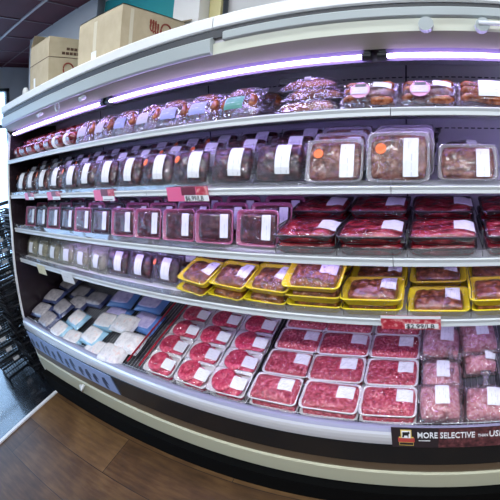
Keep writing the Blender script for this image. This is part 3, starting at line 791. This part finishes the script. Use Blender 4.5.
# ---- shelf 4: yellow trays at the right
z4 = SZ(4)
YC = [(0.245, 1.0, 2, 2, 'at the right picture edge', 'yellow', 0, 0), (-0.008, 1.0, 1, 2, 'above the pink bags', 'yellow', 0, 0), (-0.28, 1.0, 2, 2, 'above the red price sign', 'yellow', 0, 0)]
for x, s, nf, nb, where, key, rz, tl in YC:
    for lv in range(nb):
        place(key, 'marinated_meat_tray', x + jit(0.004), 1.25 + 0.004 * lv, z4 + 0.034 * lv, R(6 + 6 * lv), R(jit(2)), f'yellow tray of brown meat, {["lower", "top"][lv]} of the back pair {where}', 'meat tray', 'yellow trays on the fourth shelf', s=(1.13, 1, 0.85))
    for lv in range(nf):
        place(key, 'marinated_meat_tray', x + jit(0.004), 1.062, z4 + 0.045 * lv, R(6), R(jit(2)), f'yellow tray of brown meat, {"lower" if nf > 1 and lv == 0 else "top"} front tray {where}', 'meat tray', 'yellow trays on the fourth shelf', s=(1.13, 1, 1))
x = -0.525
for lv, (dz, rx) in enumerate([(0, 4), (0.045, 5), (0.092, 16)]):
    place('yellowlong' if lv == 2 else 'yellow', 'marinated_meat_tray', x + (0 if lv else 0.0), 1.062, z4 + dz, R(rx), 0, f'yellow tray, {["bottom", "middle", "top larger"][lv]} of the front stack beside the slanted trays', 'meat tray', 'yellow trays on the fourth shelf', s=(1.13, 1, 1) if lv < 2 else (1.06, 1, 1))
for lv in range(3):
    place('yellow', 'marinated_meat_tray', -0.535, 1.33, z4 + 0.01 + 0.045 * lv, R(12), 0, f'yellow tray, {["bottom", "middle", "top"][lv]} of the stack behind the large tilted tray', 'meat tray', 'yellow trays on the fourth shelf')
SL = [(-0.765, 'third from the dark packs'), (-0.985, 'second from the dark packs'), (-1.205, 'nearest the dark packs')]
for i, (x, where) in enumerate(SL):
    for lv in range(2):
        place('yellow', 'marinated_meat_tray', x + 0.02 * lv, 1.062 + 0.012 * lv, z4 + 0.056 * lv, R(10 + 6 * lv), R(-4 - 3 * i), f'slanted yellow tray, {["lower", "upper"][lv]} one of column {where}', 'meat tray', 'yellow trays on the fourth shelf')
    for lv in range(2):
        place('yellow', 'marinated_meat_tray', x + 0.01, 1.26, z4 + 0.050 * lv + 0.02, R(14), R(-3), f'yellow tray, {["lower", "upper"][lv]} in the back row of column {where}', 'meat tray', 'yellow trays on the fourth shelf')

# dark packs and cloudy bags further left on shelf 4
for i, (x, key, txt) in enumerate([(-1.465, 'vacsticker', 'beside the slanted yellow trays'), (-1.70, 'vac', 'second from the yellow trays'), (-1.93, 'vac', 'beside the cloudy white bags')]):
    place(key, 'vacuum_packed_beef', x, 1.14, z4, R(58), R(-5 + 3 * i), f'dark vacuum packed beef on the fourth shelf {txt}', 'meat package', 'dark packs on the fourth shelf', s=(1.0, 0.85, 1))
    place('vac' if i else 'vacsticker', 'vacuum_packed_beef', x + 0.02, 1.30, z4 + 0.02, R(48), R(6), f'dark vacuum pack standing behind the one {txt}', 'meat package', 'dark packs on the fourth shelf', s=(1, 0.9, 1))
for i in range(6):
    x = -2.165 - 0.24 * i
    place('greybag', 'cloudy_meat_bag', x, 1.13, z4, R(62), R(jit(5)), f'cloudy plastic meat bag with white label, {ordw(i)} from the dark packs', 'meat bag', 'cloudy bags on the fourth shelf', s=(1.06, 0.96, 1))
    place('greybag', 'cloudy_meat_bag', x + 0.03, 1.28, z4 + 0.02, R(55), R(jit(8)), f'cloudy bag in the back row behind the {ordw(i)} bag from the dark packs', 'meat bag', 'cloudy bags on the fourth shelf', s=(1, 0.9, 1), drop=('label',))

# ---- shelf 3
z3 = SZ(3)
for x, where in [(0.30, 'at the right picture edge'), (0.012, 'left of the edge stack'), (-0.262, 'in the middle'), (-0.535, 'beside the standing dark trays')]:
    for lv in range(3):
        place('steak', 'steak_tray', x + jit(0.004), 1.275, z3 + 0.004 + 0.045 * lv, R(9), R(jit(1.5)), f'dark tray of red steak, {["bottom", "middle", "top"][lv]} of the back stack {where}', 'meat tray', 'red steak trays on the third shelf')
    for lv in range(2):
        place('steak', 'steak_tray', x + jit(0.004), 1.09, z3 + 0.046 * lv, R(6), R(jit(1.5)), f'dark tray of bright red steak, {["lower", "upper"][lv]} front tray {where}', 'meat tray', 'red steak trays on the third shelf')
for i in range(11):
    x = -0.775 - 0.243 * i
    key = 'rosetray' if i < 4 else ('darktray' if i % 2 else 'rosetray')
    for dep, yy in enumerate((1.155, 1.25, 1.345)):
        txt = f'standing tray of dark meat, {ordw(i)} from the flat red trays, third shelf' if dep == 0 else f'dark red meat tray, {"second" if dep == 1 else "third"} in line behind the {ordw(i)} standing tray'
        place(key, 'dark_meat_tray', x + jit(0.006) + 0.012 * dep, yy, z3 + 0.008 * dep, R(70 - 3 * dep), R(jit(3)), txt, 'meat tray', 'standing dark trays on the third shelf', s=(1, 0.88, 1))

# ---- shelf 2
z2 = SZ(2)
def stand(key, name, x, hgt, txt, short, n=2, rx=68, w=1.0, pitch=0.09, y0=1.17, rise=0.022, cat='meat package', group=None):
    for dep in range(n + 1):
        t = txt if dep == 0 else f'{["", "first", "second", "third"][dep]} pack in line behind the {short}'
        place(key, name, x + jit(0.005) + 0.006 * dep, y0 + pitch * dep, z2 + rise * dep, R(rx - 2 * dep), R(jit(2.5)), t, cat, group, s=(w, hgt, 1.0))
stand('clear', 'clear_meat_tray', 0.345, 0.80, 'clear tray of brown pork cut off by the right picture edge', '', 0, 62, group='clear trays on the second shelf')
stand('clear', 'clear_meat_tray', 0.100, 0.82, 'low clear tray of brown pork standing alone on the second shelf', '', 0, 62, group='clear trays on the second shelf')
place('vac', 'vacuum_packed_beef', 0.10, 1.26, z2 + 0.05, R(30), 0, 'dark pack lying behind the lone low clear tray', 'meat package', 'dark packs on the second shelf', s=(0.7, 0.8, 0.8))
stand('clearsticker', 'clear_meat_tray', -0.150, 1.03, 'tall clear tray with orange sticker next to the lone low tray', 'tall clear tray with orange sticker', 2, 72, 1.04, 0.06, 1.16, 0.014, group='clear trays on the second shelf')
stand('clearsticker', 'clear_meat_tray', -0.405, 0.92, 'clear tray with orange sticker beside the dark vacuum packs', 'clear tray beside the dark vacuum packs', 2, 68, 1.02, 0.07, 1.16, 0.024, group='clear trays on the second shelf')
for i, x in enumerate((-0.13, -0.40)):
    for lv in range(3):
        place('darktray', 'dark_meat_tray', x + 0.01 * lv, 1.40, z2 + 0.06 + 0.045 * lv, R(6), 0, f'flat dark tray, {["bottom", "middle", "top"][lv]} of the pile behind the {["tall clear trays", "clear trays beside the dark packs"][i]}', 'meat tray', 'flat trays at the back of the second shelf')
SEQ = ['vac', 'vac', 'vacsticker', 'vacsticker', 'vac', 'vac', 'vac', 'vacsticker', 'vac', 'vacsticker', 'vac', 'vacsticker']
for i, key in enumerate(SEQ):
    x = -0.655 - 0.2415 * i
    stand(key, 'vacuum_packed_beef', x, 0.90, f'dark vacuum pack{" with orange sticker" if key == "vacsticker" else ""}, {ordw(i)} from the clear trays on the second shelf', f'{ordw(i)} dark vacuum pack from the clear trays', 2, 66, 1.0, 0.105, 1.165, 0.030, group='dark packs on the second shelf')

# ---- top shelf
z1 = SZ(1)
for i, (x, v, txt) in enumerate([(0.168, 2, 'smoked sausage pack with a wide white label at the right picture edge'), (-0.045, 1, 'smoked sausage pack with a rose rimmed badge beside the wide label pack'), (-0.268, 0, 'smoked sausage pack with badge beside the flat stacked packs')]):
    place('ropecard', 'sausage_pack', x, 1.185, z1, R(52), R(jit(3)), txt, 'sausage package', 'sausage packs on the top shelf', v=v, s=(0.95, 0.98, 1))
    place('ropecard', 'sausage_pack', x + 0.03, 1.33, z1 + 0.01, R(48), R(jit(5)), f'sausage pack behind the {["wide label", "rose badge", "badge"][i]} pack, {ordw(i)} from the right picture edge', 'sausage package', 'sausage packs on the top shelf', v=v, s=(1.05, 0.95, 1), drop=('badge', 'badge_print', 'badge_band', 'price_label', 'label'))
for lv, (x, y, z, rx, rz, txt) in enumerate([(-0.52, 1.16, 0, 14, 2, 'long sausage pack lying at the bottom of the pile beside the ring sausages'), (-0.50, 1.20, 0.048, 18, 5, 'sausage pack lying in the middle of the pile beside the ring sausages'), (-0.545, 1.23, 0.095, 14, -3, 'sausage pack on top of the pile beside the ring sausages')]):
    place('rope', 'sausage_pack', x, y, z1 + z, R(rx), R(rz), txt, 'sausage package', 'sausage packs on the top shelf', s=(1.28, 1.0, 0.95))
tag(empty('paper_sleeve', (-0.56, 1.30, z1 + 0.135)), 'black and white paper sleeve lying on the sausage pile', 'label card')
sl = bpy.data.objects['paper_sleeve']
MB().box(-0.12, 0.0, -0.03, 0.03, 0, 0.022).obj('dark_card', M['black'], sl); MB().box(0.0, 0.03, -0.03, 0.03, 0, 0.0225).obj('white_band', M['label'], sl)
tag(MB().box(-0.66, -0.51, BACK - 0.012, BACK - 0.002, zz(0.13), zz(0.245)).obj('notice_card', M['back']), 'pale square notice card on the case back above the sausage pile', 'notice card')
RX = [-0.86, -1.07, -1.27, -1.47, -1.68, -1.90, -2.12]
for i, x in enumerate(RX):
    place('ring', 'ring_sausage_pack', x, 1.195, z1, R(48), R(jit(5)), f'ring sausage in violet film, {ordw(i)} from the flat sausage pile on the top shelf', 'sausage package', 'ring sausages on the top shelf', v=[1, 0, 0, 2, 0, 2, 2][i], s=(0.98, 1.12, 1.1))
    if i < 6: place('ring', 'ring_sausage_pack', x + 0.03, 1.36, z1 + 0.015, R(42), R(jit(8)), f'ring sausage in the back row behind the {ordw(i)} one from the flat pile', 'sausage package', 'ring sausages on the top shelf', v=2, drop=('label',))
for i in range(7):
    x = -2.33 - 0.178 * i
    for dep in range(2):
        place('banded', 'short_sausage', x + 0.02 * dep, 1.18 + 0.10 * dep, z1 + 0.05 * dep, R(10), R(jit(6)), f'short red sausage{" with white paper band" if i < 2 else ""}, {ordw(i)} from the ring sausages' if dep == 0 else f'red sausage lying behind the {ordw(i)} short sausage from the ring sausages', 'sausage package', 'short sausages on the top shelf', s=(1.05, 1, 1), drop=('paper_band',) if (i > 1 or dep) else ())

# ------------------------------------------------------------------ wire dividers on the deck
def divider(x, txt, red=False, h=0.085, y0=0.92, y1=1.55):
    o = tag(empty('wire_divider', (x, y0, DZ(y0))), txt, 'divider', 'wire dividers on the deck')
    b = MB(); sl = 0.19
    for z in (0.004, h * 0.5, h):
        b.tube([(0, 0, z), (0, y1 - y0, z + sl * (y1 - y0))], 0.0022, 6)
    for k in range(16):
        y = (y1 - y0) * k / 15; b.tube([(0, y, sl * y), (0, y, sl * y + h)], 0.0016, 5)
    b.obj('wire_panel', M['blackwire'], o)
    if red:
        b = MB(); b.extrude_x([(0, h), (y1 - y0, h + sl * (y1 - y0)), (y1 - y0, h + 0.008 + sl * (y1 - y0)), (0, h + 0.008)], -0.004, 0.004); b.obj('red_strip', M['redplastic'], o)
divider(-1.855, 'black wire divider with red edge between white packets and patties', True)
divider(-1.735, 'black wire divider with red edge beside the outer patty column', True)
divider(-0.672, 'black wire divider between the ground beef columns', False)
divider(-0.953, 'black wire divider between patties and ground beef', False)
divider(-0.105, 'black wire divider between ground beef and meat bags', False)
divider(0.275, 'black wire divider right of the meat bags', False)
# shelf wire dividers
def sdivider(k, x, txt, h=0.10):
    y0, z = SH[k][0] + 0.025, SZ(k)
    o = tag(empty('wire_divider', (x, y0, z)), txt, 'divider', 'wire dividers on the shelves')
    b = MB(); b.tube([(0, 0, 0.002), (0, 0.0, h * 0.5), (0, 0.03, h), (0, 0.40, h), (0, 0.42, 0.002)], 0.0022, 6)
    b.tube([(0, 0, h * 0.35), (0, 0.41, h * 0.35)], 0.0018, 5)
    b.obj('wire_frame', M['blackwire'], o)
for x, t in [(0.158, 'right of the middle stack'), (-0.125, 'between the middle red stacks'), (-0.400, 'left of the middle red stacks'), (-0.668, 'beside the standing dark trays')]:
    sdivider(3, x, f'thin black wire divider on the third shelf {t}')
for x, t in [(0.119, 'near the right picture edge'), (-0.131, 'above the meat bags'), (-0.395, 'left of the red price sign'), (-0.655, 'beside the large tilted yellow tray'), (-2.045, 'between dark packs and cloudy bags')]:
    sdivider(4, x, f'thin black wire divider on the fourth shelf {t}', 0.12)

# ------------------------------------------------------------------ signs
def text(body, size, m, parent, loc, ext=0.0006, shear=0.0, name='lettering', align='LEFT', sx=1.0, bold=0.011):
    c = bpy.data.curves.new(name, 'FONT'); c.body = body; c.size = size; c.extrude = ext; c.offset = bold * size; c.align_x = align; c.shear = shear; c.resolution_u = 2
    c.materials.append(m); o = bpy.data.objects.new(name, c); link(o, parent)
    dg = bpy.context.evaluated_depsgraph_get()
    me = bpy.data.meshes.new_from_object(o.evaluated_get(dg)); bpy.data.objects.remove(o)
    if not me.materials: me.materials.append(m)
    o = link(bpy.data.objects.new(name, me), parent)
    o.location = loc; o.rotation_euler = (R(90), 0, 0); o.scale = (sx, 1, 1); return o
M['signpink'] = mat('pink sign card', (0.80, 0.12, 0.28), 0.4)
M['signmeat'] = meat('sign meat picture', [(0.3, (0.30, 0.01, 0.02)), (0.5, (0.55, 0.04, 0.07)), (0.62, (0.75, 0.35, 0.35)), (0.75, (0.5, 0.03, 0.05))], 55, 0.4, 0.0, bs=0.0)
M['signmaroon'] = mat('maroon sign band', (0.16, 0.01, 0.03), 0.4)
M['signwhite'] = mat('white sign strip', (0.82, 0.82, 0.84), 0.4)
M['ink'] = mat('black ink', (0.01, 0.01, 0.012), 0.5)
def price_sign(x, y, ztop, w, h, price, txt, style, group='price signs'):
    o = tag(empty('price_sign', (x, y, ztop - h)), txt, 'price sign', group)
    if style == 'meat':
        MB().box(-w / 2, w / 2, 0, 0.002, 0, h).obj('card', M['signmeat'], o)
        MB().box(-w / 2, w / 2, -0.0008, 0, h * 0.80, h).obj('title_strip', M['signwhite'], o)
        MB().box(-w * 0.10, w * 0.46, -0.0008, 0, h * 0.08, h * 0.44).obj('price_strip', M['signwhite'], o)
        if price: text(price, h * 0.46, M['ink'], o, (-w * 0.08, -0.0012, h * 0.10), sx=1.06)
    else:
        MB().box(-w / 2, w / 2, 0, 0.002, 0, h).obj('card', M['signpink'], o)
        MB().box(-w * 0.12, w * 0.22, -0.0008, 0, h * 0.42, h).obj('maroon_band', M['signmaroon'], o)
        MB().box(w * 0.24, w * 0.5, -0.0008, 0, h * 0.42, h).obj('picture', M['signmeat'], o)
        MB().box(-w * 0.06, w * 0.5, -0.0008, 0, h * 0.02, h * 0.44).obj('price_strip', M['signwhite'], o)
        if not price: MB().box(-w * 0.02, w * 0.40, -0.0012, 0, h * 0.10, h * 0.15).obj('worn_print', M['ink'], o)
        if price: text(price, h * 0.46, M['ink'], o, (-w * 0.045, -0.0012, h * 0.055), sx=1.08)
    return o
yy = SH[2][0] - 0.004
price_sign(-1.105, yy, zz(-0.205), 0.265, 0.064, '$6.99/LB', 'pink price sign on the second shelf edge reading $6.99/LB', 'pink')
price_sign(-1.80, yy, zz(-0.205), 0.22, 0.060, '', 'pink price sign with white strip, next one left of the $6.99 sign', 'pink')
price_sign(-2.50, yy, zz(-0.205), 0.22, 0.052, '', 'pink price sign with unreadable white strip, third from the right on its shelf', 'pink')
price_sign(-2.99, yy, zz(-0.205), 0.20, 0.050, '', 'small dim red price sign on the second shelf near the left end', 'pink')
price_sign(-0.118, SH[4][0] - 0.004, zz(-0.712), 0.235, 0.064, '$2.99/LB', 'red meat picture price sign reading $2.99/LB on the fourth shelf edge', 'meat')
def shelf_tag(x, txt, m, w=0.12, h=0.085):
    o = tag(empty('shelf_tag', (x, SH[4][0] - 0.004, zz(-0.735) - h)), txt, 'shelf tag', 'paper tags on the fourth shelf edge')
    me = label_mesh(lambda a, c: 0.0, -w / 2, w / 2, 0, h, 0.001, 0, m, 'card'); q = part('card', me, o); q.rotation_euler = (R(90), 0, 0)
shelf_tag(-2.49, 'white paper shelf tag hanging below the cloudy bags', 'label', 0.19, 0.075)
shelf_tag(-2.98, 'cream yellowish shelf tag nearer the left end of the fourth shelf', 'yellowlabel', 0.17, 0.075)

# banner on the bumper
M['banner'] = mat('black banner', (0.025, 0.018, 0.022), 0.35)
M['bannermaroon'] = meat('banner maroon grain', [(0.35, (0.03, 0.012, 0.016)), (0.6, (0.13, 0.04, 0.045)), (0.8, (0.30, 0.13, 0.13))], 60, 0.35, 0.0, bs=0.0)
M['gold'] = mat('gold border', (0.75, 0.55, 0.12), 0.35)
M['emblemred'] = mat('emblem red', (0.45, 0.06, 0.05), 0.4)
hb = 0.112
bo = tag(empty('banner_sign', (-0.215, 0.834, zz(-1.298)), (R(-15.5), 0, 0)), 'black banner on the front bumper reading MORE SELECTIVE with cow emblem', 'sign')
MB().box(0, 1.2, 0, 0.004, 0, hb).obj('banner_board', M['banner'], bo)
MB().box(0.20, 1.2, -0.0006, 0, 0.002, hb - 0.002).obj('maroon_field', M['bannermaroon'], bo)
em = MB().box(0.032, 0.094, -0.0012, 0, 0.012, 0.062).box(0.040, 0.086, -0.0012, 0, 0.062, hb - 0.010).obj('emblem', M['gold'], bo)
MB().box(0.044, 0.082, -0.002, 0, 0.056, hb - 0.015).obj('emblem_field', M['signwhite'], em)
MB().box(0.028, 0.098, -0.0024, 0, 0.032, 0.056).obj('emblem_ribbon', M['emblemred'], em)
MB().box(0.034, 0.092, -0.0022, 0, 0.016, 0.029).obj('emblem_base', M['banner'], em)
cow = [(0.046, 0.060), (0.049, 0.080), (0.047, 0.086), (0.052, 0.090), (0.070, 0.090), (0.075, 0.094), (0.079, 0.088), (0.078, 0.081), (0.075, 0.080), (0.073, 0.068), (0.073, 0.060), (0.070, 0.060), (0.069, 0.071), (0.055, 0.071), (0.053, 0.060)]
MB().loft([[(x, -0.0030, z) for x, z in cow], [(x, -0.0018, z) for x, z in cow]]).obj('cow_silhouette', M['ink'], em)
text('MORE SELECTIVE', 0.046, M['signwhite'], bo, (0.110, -0.0014, 0.058), 0.0012, sx=0.70)
text('THAN', 0.022, M['signwhite'], bo, (0.367, -0.0014, 0.060), 0.0008, sx=0.72)
text('USDA', 0.046, M['signwhite'], bo, (0.414, -0.0014, 0.058), 0.0012, sx=0.80)
MB().box(0.115, 0.165, -0.0014, 0, 0.040, 0.043).obj('rule_line', M['signwhite'], bo)

# window reflection with dark figures, painted as a blue strip at the left end of the front
M['bluereflection'] = mat('pale blue strip', (0.30, 0.40, 0.70), 0.35)
M['bluedark'] = mat('dark blue reflected figure', (0.03, 0.05, 0.12), 0.4)
bs_ = tag(empty('blue_reflection', (-3.48, 0.840, zz(-1.47))), 'pale blue window reflection with dark figures painted on the left front panel', 'sign')
MB().box(0, 1.43, 0, 0.005, 0, 0.155).obj('strip', M['bluereflection'], bs_)
rnd = random.Random(4)
for k in range(12):
    x = 0.06 + 0.112 * k + rnd.uniform(-0.02, 0.02); h = rnd.uniform(0.08, 0.125); z = rnd.uniform(0.008, 0.024)
    MB().loft([[(x - 0.020, yv, z), (x + 0.016, yv, z), (x + 0.010, yv, z + h * 0.5), (x + 0.040, yv, z + h * 0.35), (x + 0.026, yv, z + h), (x - 0.012, yv, z + h * 0.9), (x - 0.030, yv, z + h * 0.5)] for yv in (-0.001, 0.0005)]).obj('dark_figure', M['bluedark'], bs_)
tag(MB().tube([(-2.68, 0.828, zz(-1.60)), (-2.62, 0.80, zz(-1.61)), (-2.60, 0.80, zz(-1.58)), (-2.60, 0.83, zz(-1.565))], 0.012, 8).obj('hose_clip', M['white_metal'], None, True), 'small white hook on the kick strip near the floor strip', 'clip')

# ------------------------------------------------------------------ cartons on top of the case
ZTOP = zz(0.503)
def carton(x0, x1, y0, y1, h, txt, openflap=False, dx=0.0):
    o = tag(empty('cardboard_box', ((x0 + x1) / 2, y0, ZTOP)), txt, 'box', 'cartons on top of the case')
    w = x1 - x0; d = y1 - y0; t = 0.006
    b = MB().box(-w / 2, w / 2, 0, t, 0, h).box(-w / 2, w / 2, d - t, d, 0, h).box(-w / 2, -w / 2 + t, t, d - t, 0, h).box(w / 2 - t, w / 2, t, d - t, 0, h).box(-w / 2, w / 2, 0, d, 0, t)
    if not openflap: b.box(-w / 2, w / 2, 0, d, h - t, h)
    b.obj('carton_body', M['card'], o)
    return o, w, d
# larger carton
o, w, d = carton(-2.17, -1.69, 1.20, 1.73, 0.288, 'larger brown cardboard carton with red script on top of the case')
MB().box(-0.055, -0.020, -0.001, 0, 0.02, 0.255).obj('tape_strip', M['tape'], o)
MB().box(-0.07, -0.012, -0.002, 0, 0.0, 0.075).obj('torn_tape', M['signwhite'], o)
MB().box(w / 2, w / 2 + 0.001, 0.06, 0.085, 0.02, 0.27).obj('tape_strip', M['tape'], o)
def scrawl(parent, x, y0, z0, w, h, m, n=7, name='script_print'):
    # worn handwriting-like print: a looping stroke
    pts = [(x, y0 + w * k / 60 + 0.10 * h * math.cos(k * 2 * math.pi * n / 60), z0 + h * (0.5 + (0.5 if k % 17 < 9 else 0.30) * math.sin(k * 2 * math.pi * n / 60))) for k in range(61)]
    return MB().tube(pts, h * 0.055, 5).obj(name, m, parent)
def ring_print(parent, x, yc, zc, r, m, name='script_print'):
    return MB().tube([(x, yc + r * math.cos(k * math.pi / 10), zc + r * 1.05 * math.sin(k * math.pi / 10)) for k in range(20)], r * 0.13, 5, True).obj(name, m, parent)
scrawl(o, w / 2 + 0.002, 0.215, 0.150, 0.085, 0.085, M['redink'], 4)
ring_print(o, w / 2 + 0.002, 0.355, 0.185, 0.045, M['redink'])
scrawl(o, w / 2 + 0.002, 0.21, 0.085, 0.20, 0.040, M['redink'], 9)
# open flap at the far end of its top
b = MB(); b.box(-w / 2, w / 2, 0.0, 0.12, 0.0, 0.006, Matrix.Translation((0, d - 0.02, 0.288)) @ Matrix.Rotation(R(20), 4, 'X'))
b.obj('top_flap', M['card'], o)
# smaller carton, open on top
o, w, d = carton(-2.99, -2.63, 1.20, 1.62, 0.345, 'smaller open cardboard carton with dark print at the left end of the case top', True)
b = MB(); b.box(-w / 2 - 0.002, w / 2 + 0.002, -0.002, d + 0.002, 0.198, 0.202); b.obj('seam_line', M['carddark'], o)
for yy_, zz_, n_ in ((0.15, 0.255, 4), (0.11, 0.222, 7)):
    b = MB()
    for k in range(n_): b.box(w / 2, w / 2 + 0.002, yy_ + 0.034 * k, yy_ + 0.034 * k + 0.027, zz_, zz_ + 0.020)
    b.obj('block_print', M['carddark'], o)
ring_print(o, w / 2 + 0.002, 0.17, 0.115, 0.045, M['redink'])
scrawl(o, w / 2 + 0.002, 0.225, 0.08, 0.12, 0.055, M['redink'], 5)
b = MB(); b.box(0, 0.006, 0, d, 0, 0.10, Matrix.Translation((-w / 2, 0, 0.345)) @ Matrix.Rotation(R(35), 4, 'Y')); b.box(-w / 2, w / 2, 0, 0.006, 0, 0.11, Matrix.Translation((0, d, 0.345)) @ Matrix.Rotation(R(-25), 4, 'X'))
b.obj('top_flap', M['card'], o)
MB().box(-0.10, -0.07, -0.002, 0, 0.0, 0.10).obj('torn_tape', M['signwhite'], o)
tag(MB().tube([(-3.22, 1.25, ZTOP), (-3.22, 1.25, ZTOP + 0.07), (-3.22, 1.25, ZTOP + 0.095)], [0.028, 0.028, 0.014], 12).obj('white_bottle', M['white_metal'], None, True), 'small white container at the far left end of the case top', 'bottle')

# ------------------------------------------------------------------ mat, edge strip, baskets at the left
mm_ = mat('ribbed black mat', (0.006, 0.008, 0.012), 0.16, 0, 0.6, 0.7)
tc = N(mm_, 'ShaderNodeTexCoord'); w1 = N(mm_, 'ShaderNodeTexWave'); w1.inputs['Scale'].default_value = 26; w1.bands_direction = 'X'; w1.inputs['Distortion'].default_value = 0.4
w2 = N(mm_, 'ShaderNodeTexWave'); w2.inputs['Scale'].default_value = 26; w2.bands_direction = 'Y'
L(mm_, tc.outputs['Object'], w1.inputs['Vector']); L(mm_, tc.outputs['Object'], w2.inputs['Vector'])
ad = N(mm_, 'ShaderNodeMath', operation='MAXIMUM'); L(mm_, w1.outputs['Fac'], ad.inputs[0]); L(mm_, w2.outputs['Fac'], ad.inputs[1])
bump(mm_, ad.outputs[0], 0.3, 0.002)
tag(MB().box(-6.2, -3.39, -2.5, 1.6, 0.0, 0.012).obj('floor_mat', mm_), 'black ribbed rubber mat shining blue on the floor at the left', 'mat')
tag(MB().extrude_x([(-2.5, 0), (-2.5, 0.013), (0.82, 0.013), (0.82, 0)], -3.39, -3.355).obj('edge_strip', M['white_metal']), 'pale metal edging strip between black mat and brown floor', 'floor strip')

def basket_kit():
    w, d, h = 0.43, 0.30, 0.20
    b = MB()
    def ring(z, k, t=0.006):
        ww, dd = w * k / 2, d * k / 2
        b.box(-ww, ww, -dd - t, -dd, z - t, z + t); b.box(-ww, ww, dd, dd + t, z - t, z + t)
        b.box(-ww - t, -ww, -dd, dd, z - t, z + t); b.box(ww, ww + t, -dd, dd, z - t, z + t)
    for z, k in ((0.006, 0.80), (0.055, 0.85), (0.105, 0.90), (0.150, 0.95), (0.194, 1.0)): ring(z, k, 0.009 if z > 0.19 else 0.005)
    for i in range(13):
        a = -1 + 2 * i / 12
        for sy in (-1, 1): b.tube([(a * w * 0.40, sy * d * 0.40, 0), (a * w * 0.5, sy * d * 0.5, h)], 0.004, 4)
    for i in range(9):
        a = -1 + 2 * i / 8
        for sx in (-1, 1): b.tube([(sx * w * 0.40, a * d * 0.40, 0), (sx * w * 0.5, a * d * 0.5, h)], 0.004, 4)
    b.box(-w * 0.4, w * 0.4, -d * 0.4, d * 0.4, 0, 0.006)
    body = b.mesh('basket_body', M['black'])
    hb_ = MB().tube([(-0.20 + 0.4 * k / 12, -0.16 - 0.10 * math.sin(math.pi * k / 12), 0.19 + 0.02 * math.sin(math.pi * k / 12)) for k in range(13)], 0.006, 6).mesh('handle', M['chrome'] if False else M['black'], True)
    tg = MB().box(-0.035, 0.035, -d / 2 - 0.013, -d / 2 - 0.008, 0.13, 0.165).mesh('white_tag', M['label'])
    return [('basket_body', body), ('handle', hb_), ('tag', tg)]
KIT['basket'] = [basket_kit()]
for si, (x, y, n, rz, where) in enumerate([(-3.79, 1.00, 8, 88, 'in the stack against the case end'), (-4.30, 0.76, 11, 84, 'in the second stack from the case'), (-4.74, 1.20, 12, 84, 'in the third stack from the case'), (-4.16, 1.42, 12, 86, 'in the farthest stack behind the others')]):
    for k in range(n):
        place('basket', 'shopping_basket', x + jit(0.015), y + jit(0.015), 0.013 + 0.115 * k, 0, R(rz + jit(6)), f'black plastic shopping basket, {ordw(k)} from the floor {where}', 'basket', 'stacked black shopping baskets')

# ------------------------------------------------------------------ light
w_ = bpy.data.worlds.new('world'); SC.world = w_; w_.use_nodes = True
w_.node_tree.nodes['Background'].inputs[0].default_value = (0.75, 0.82, 1.0, 1); w_.node_tree.nodes['Background'].inputs[1].default_value = 0.03
def area(name, loc, sx, sy, power, col, rot=(0, 0, 0)):
    l = bpy.data.lights.new(name, 'AREA'); l.shape = 'RECTANGLE'; l.size = sx; l.size_y = sy; l.energy = power; l.color = col
    o = bpy.data.objects.new(name, l); o.location = loc; o.rotation_euler = rot; link(o); return o
for i, x in enumerate((-2.3, -0.5, 1.3, 3.0)):
    for j, y in enumerate((-0.55, -2.7)):
        area('unseen_ceiling_light', (x, y, CZ - 0.03), 1.2, 0.12, 32, (0.86, 0.93, 1.0))

for x in (-4.0, -2.3, -0.5, 1.3):  # added lamps out of view, brighten the wall, cartons and bumper
    area('unseen_ceiling_light', (x, 0.70, CZ - 0.03), 1.2, 0.12, 13 if x > -3 else 5, (0.86, 0.93, 1.0))
SC.view_settings.view_transform = 'Standard'; SC.view_settings.look = 'None'; SC.view_settings.gamma = 1
SC.view_settings.use_curve_mapping = False
SC.view_settings.exposure = 0.0
SC.cycles.transparent_max_bounces = 24
SC.cycles.max_bounces = 8
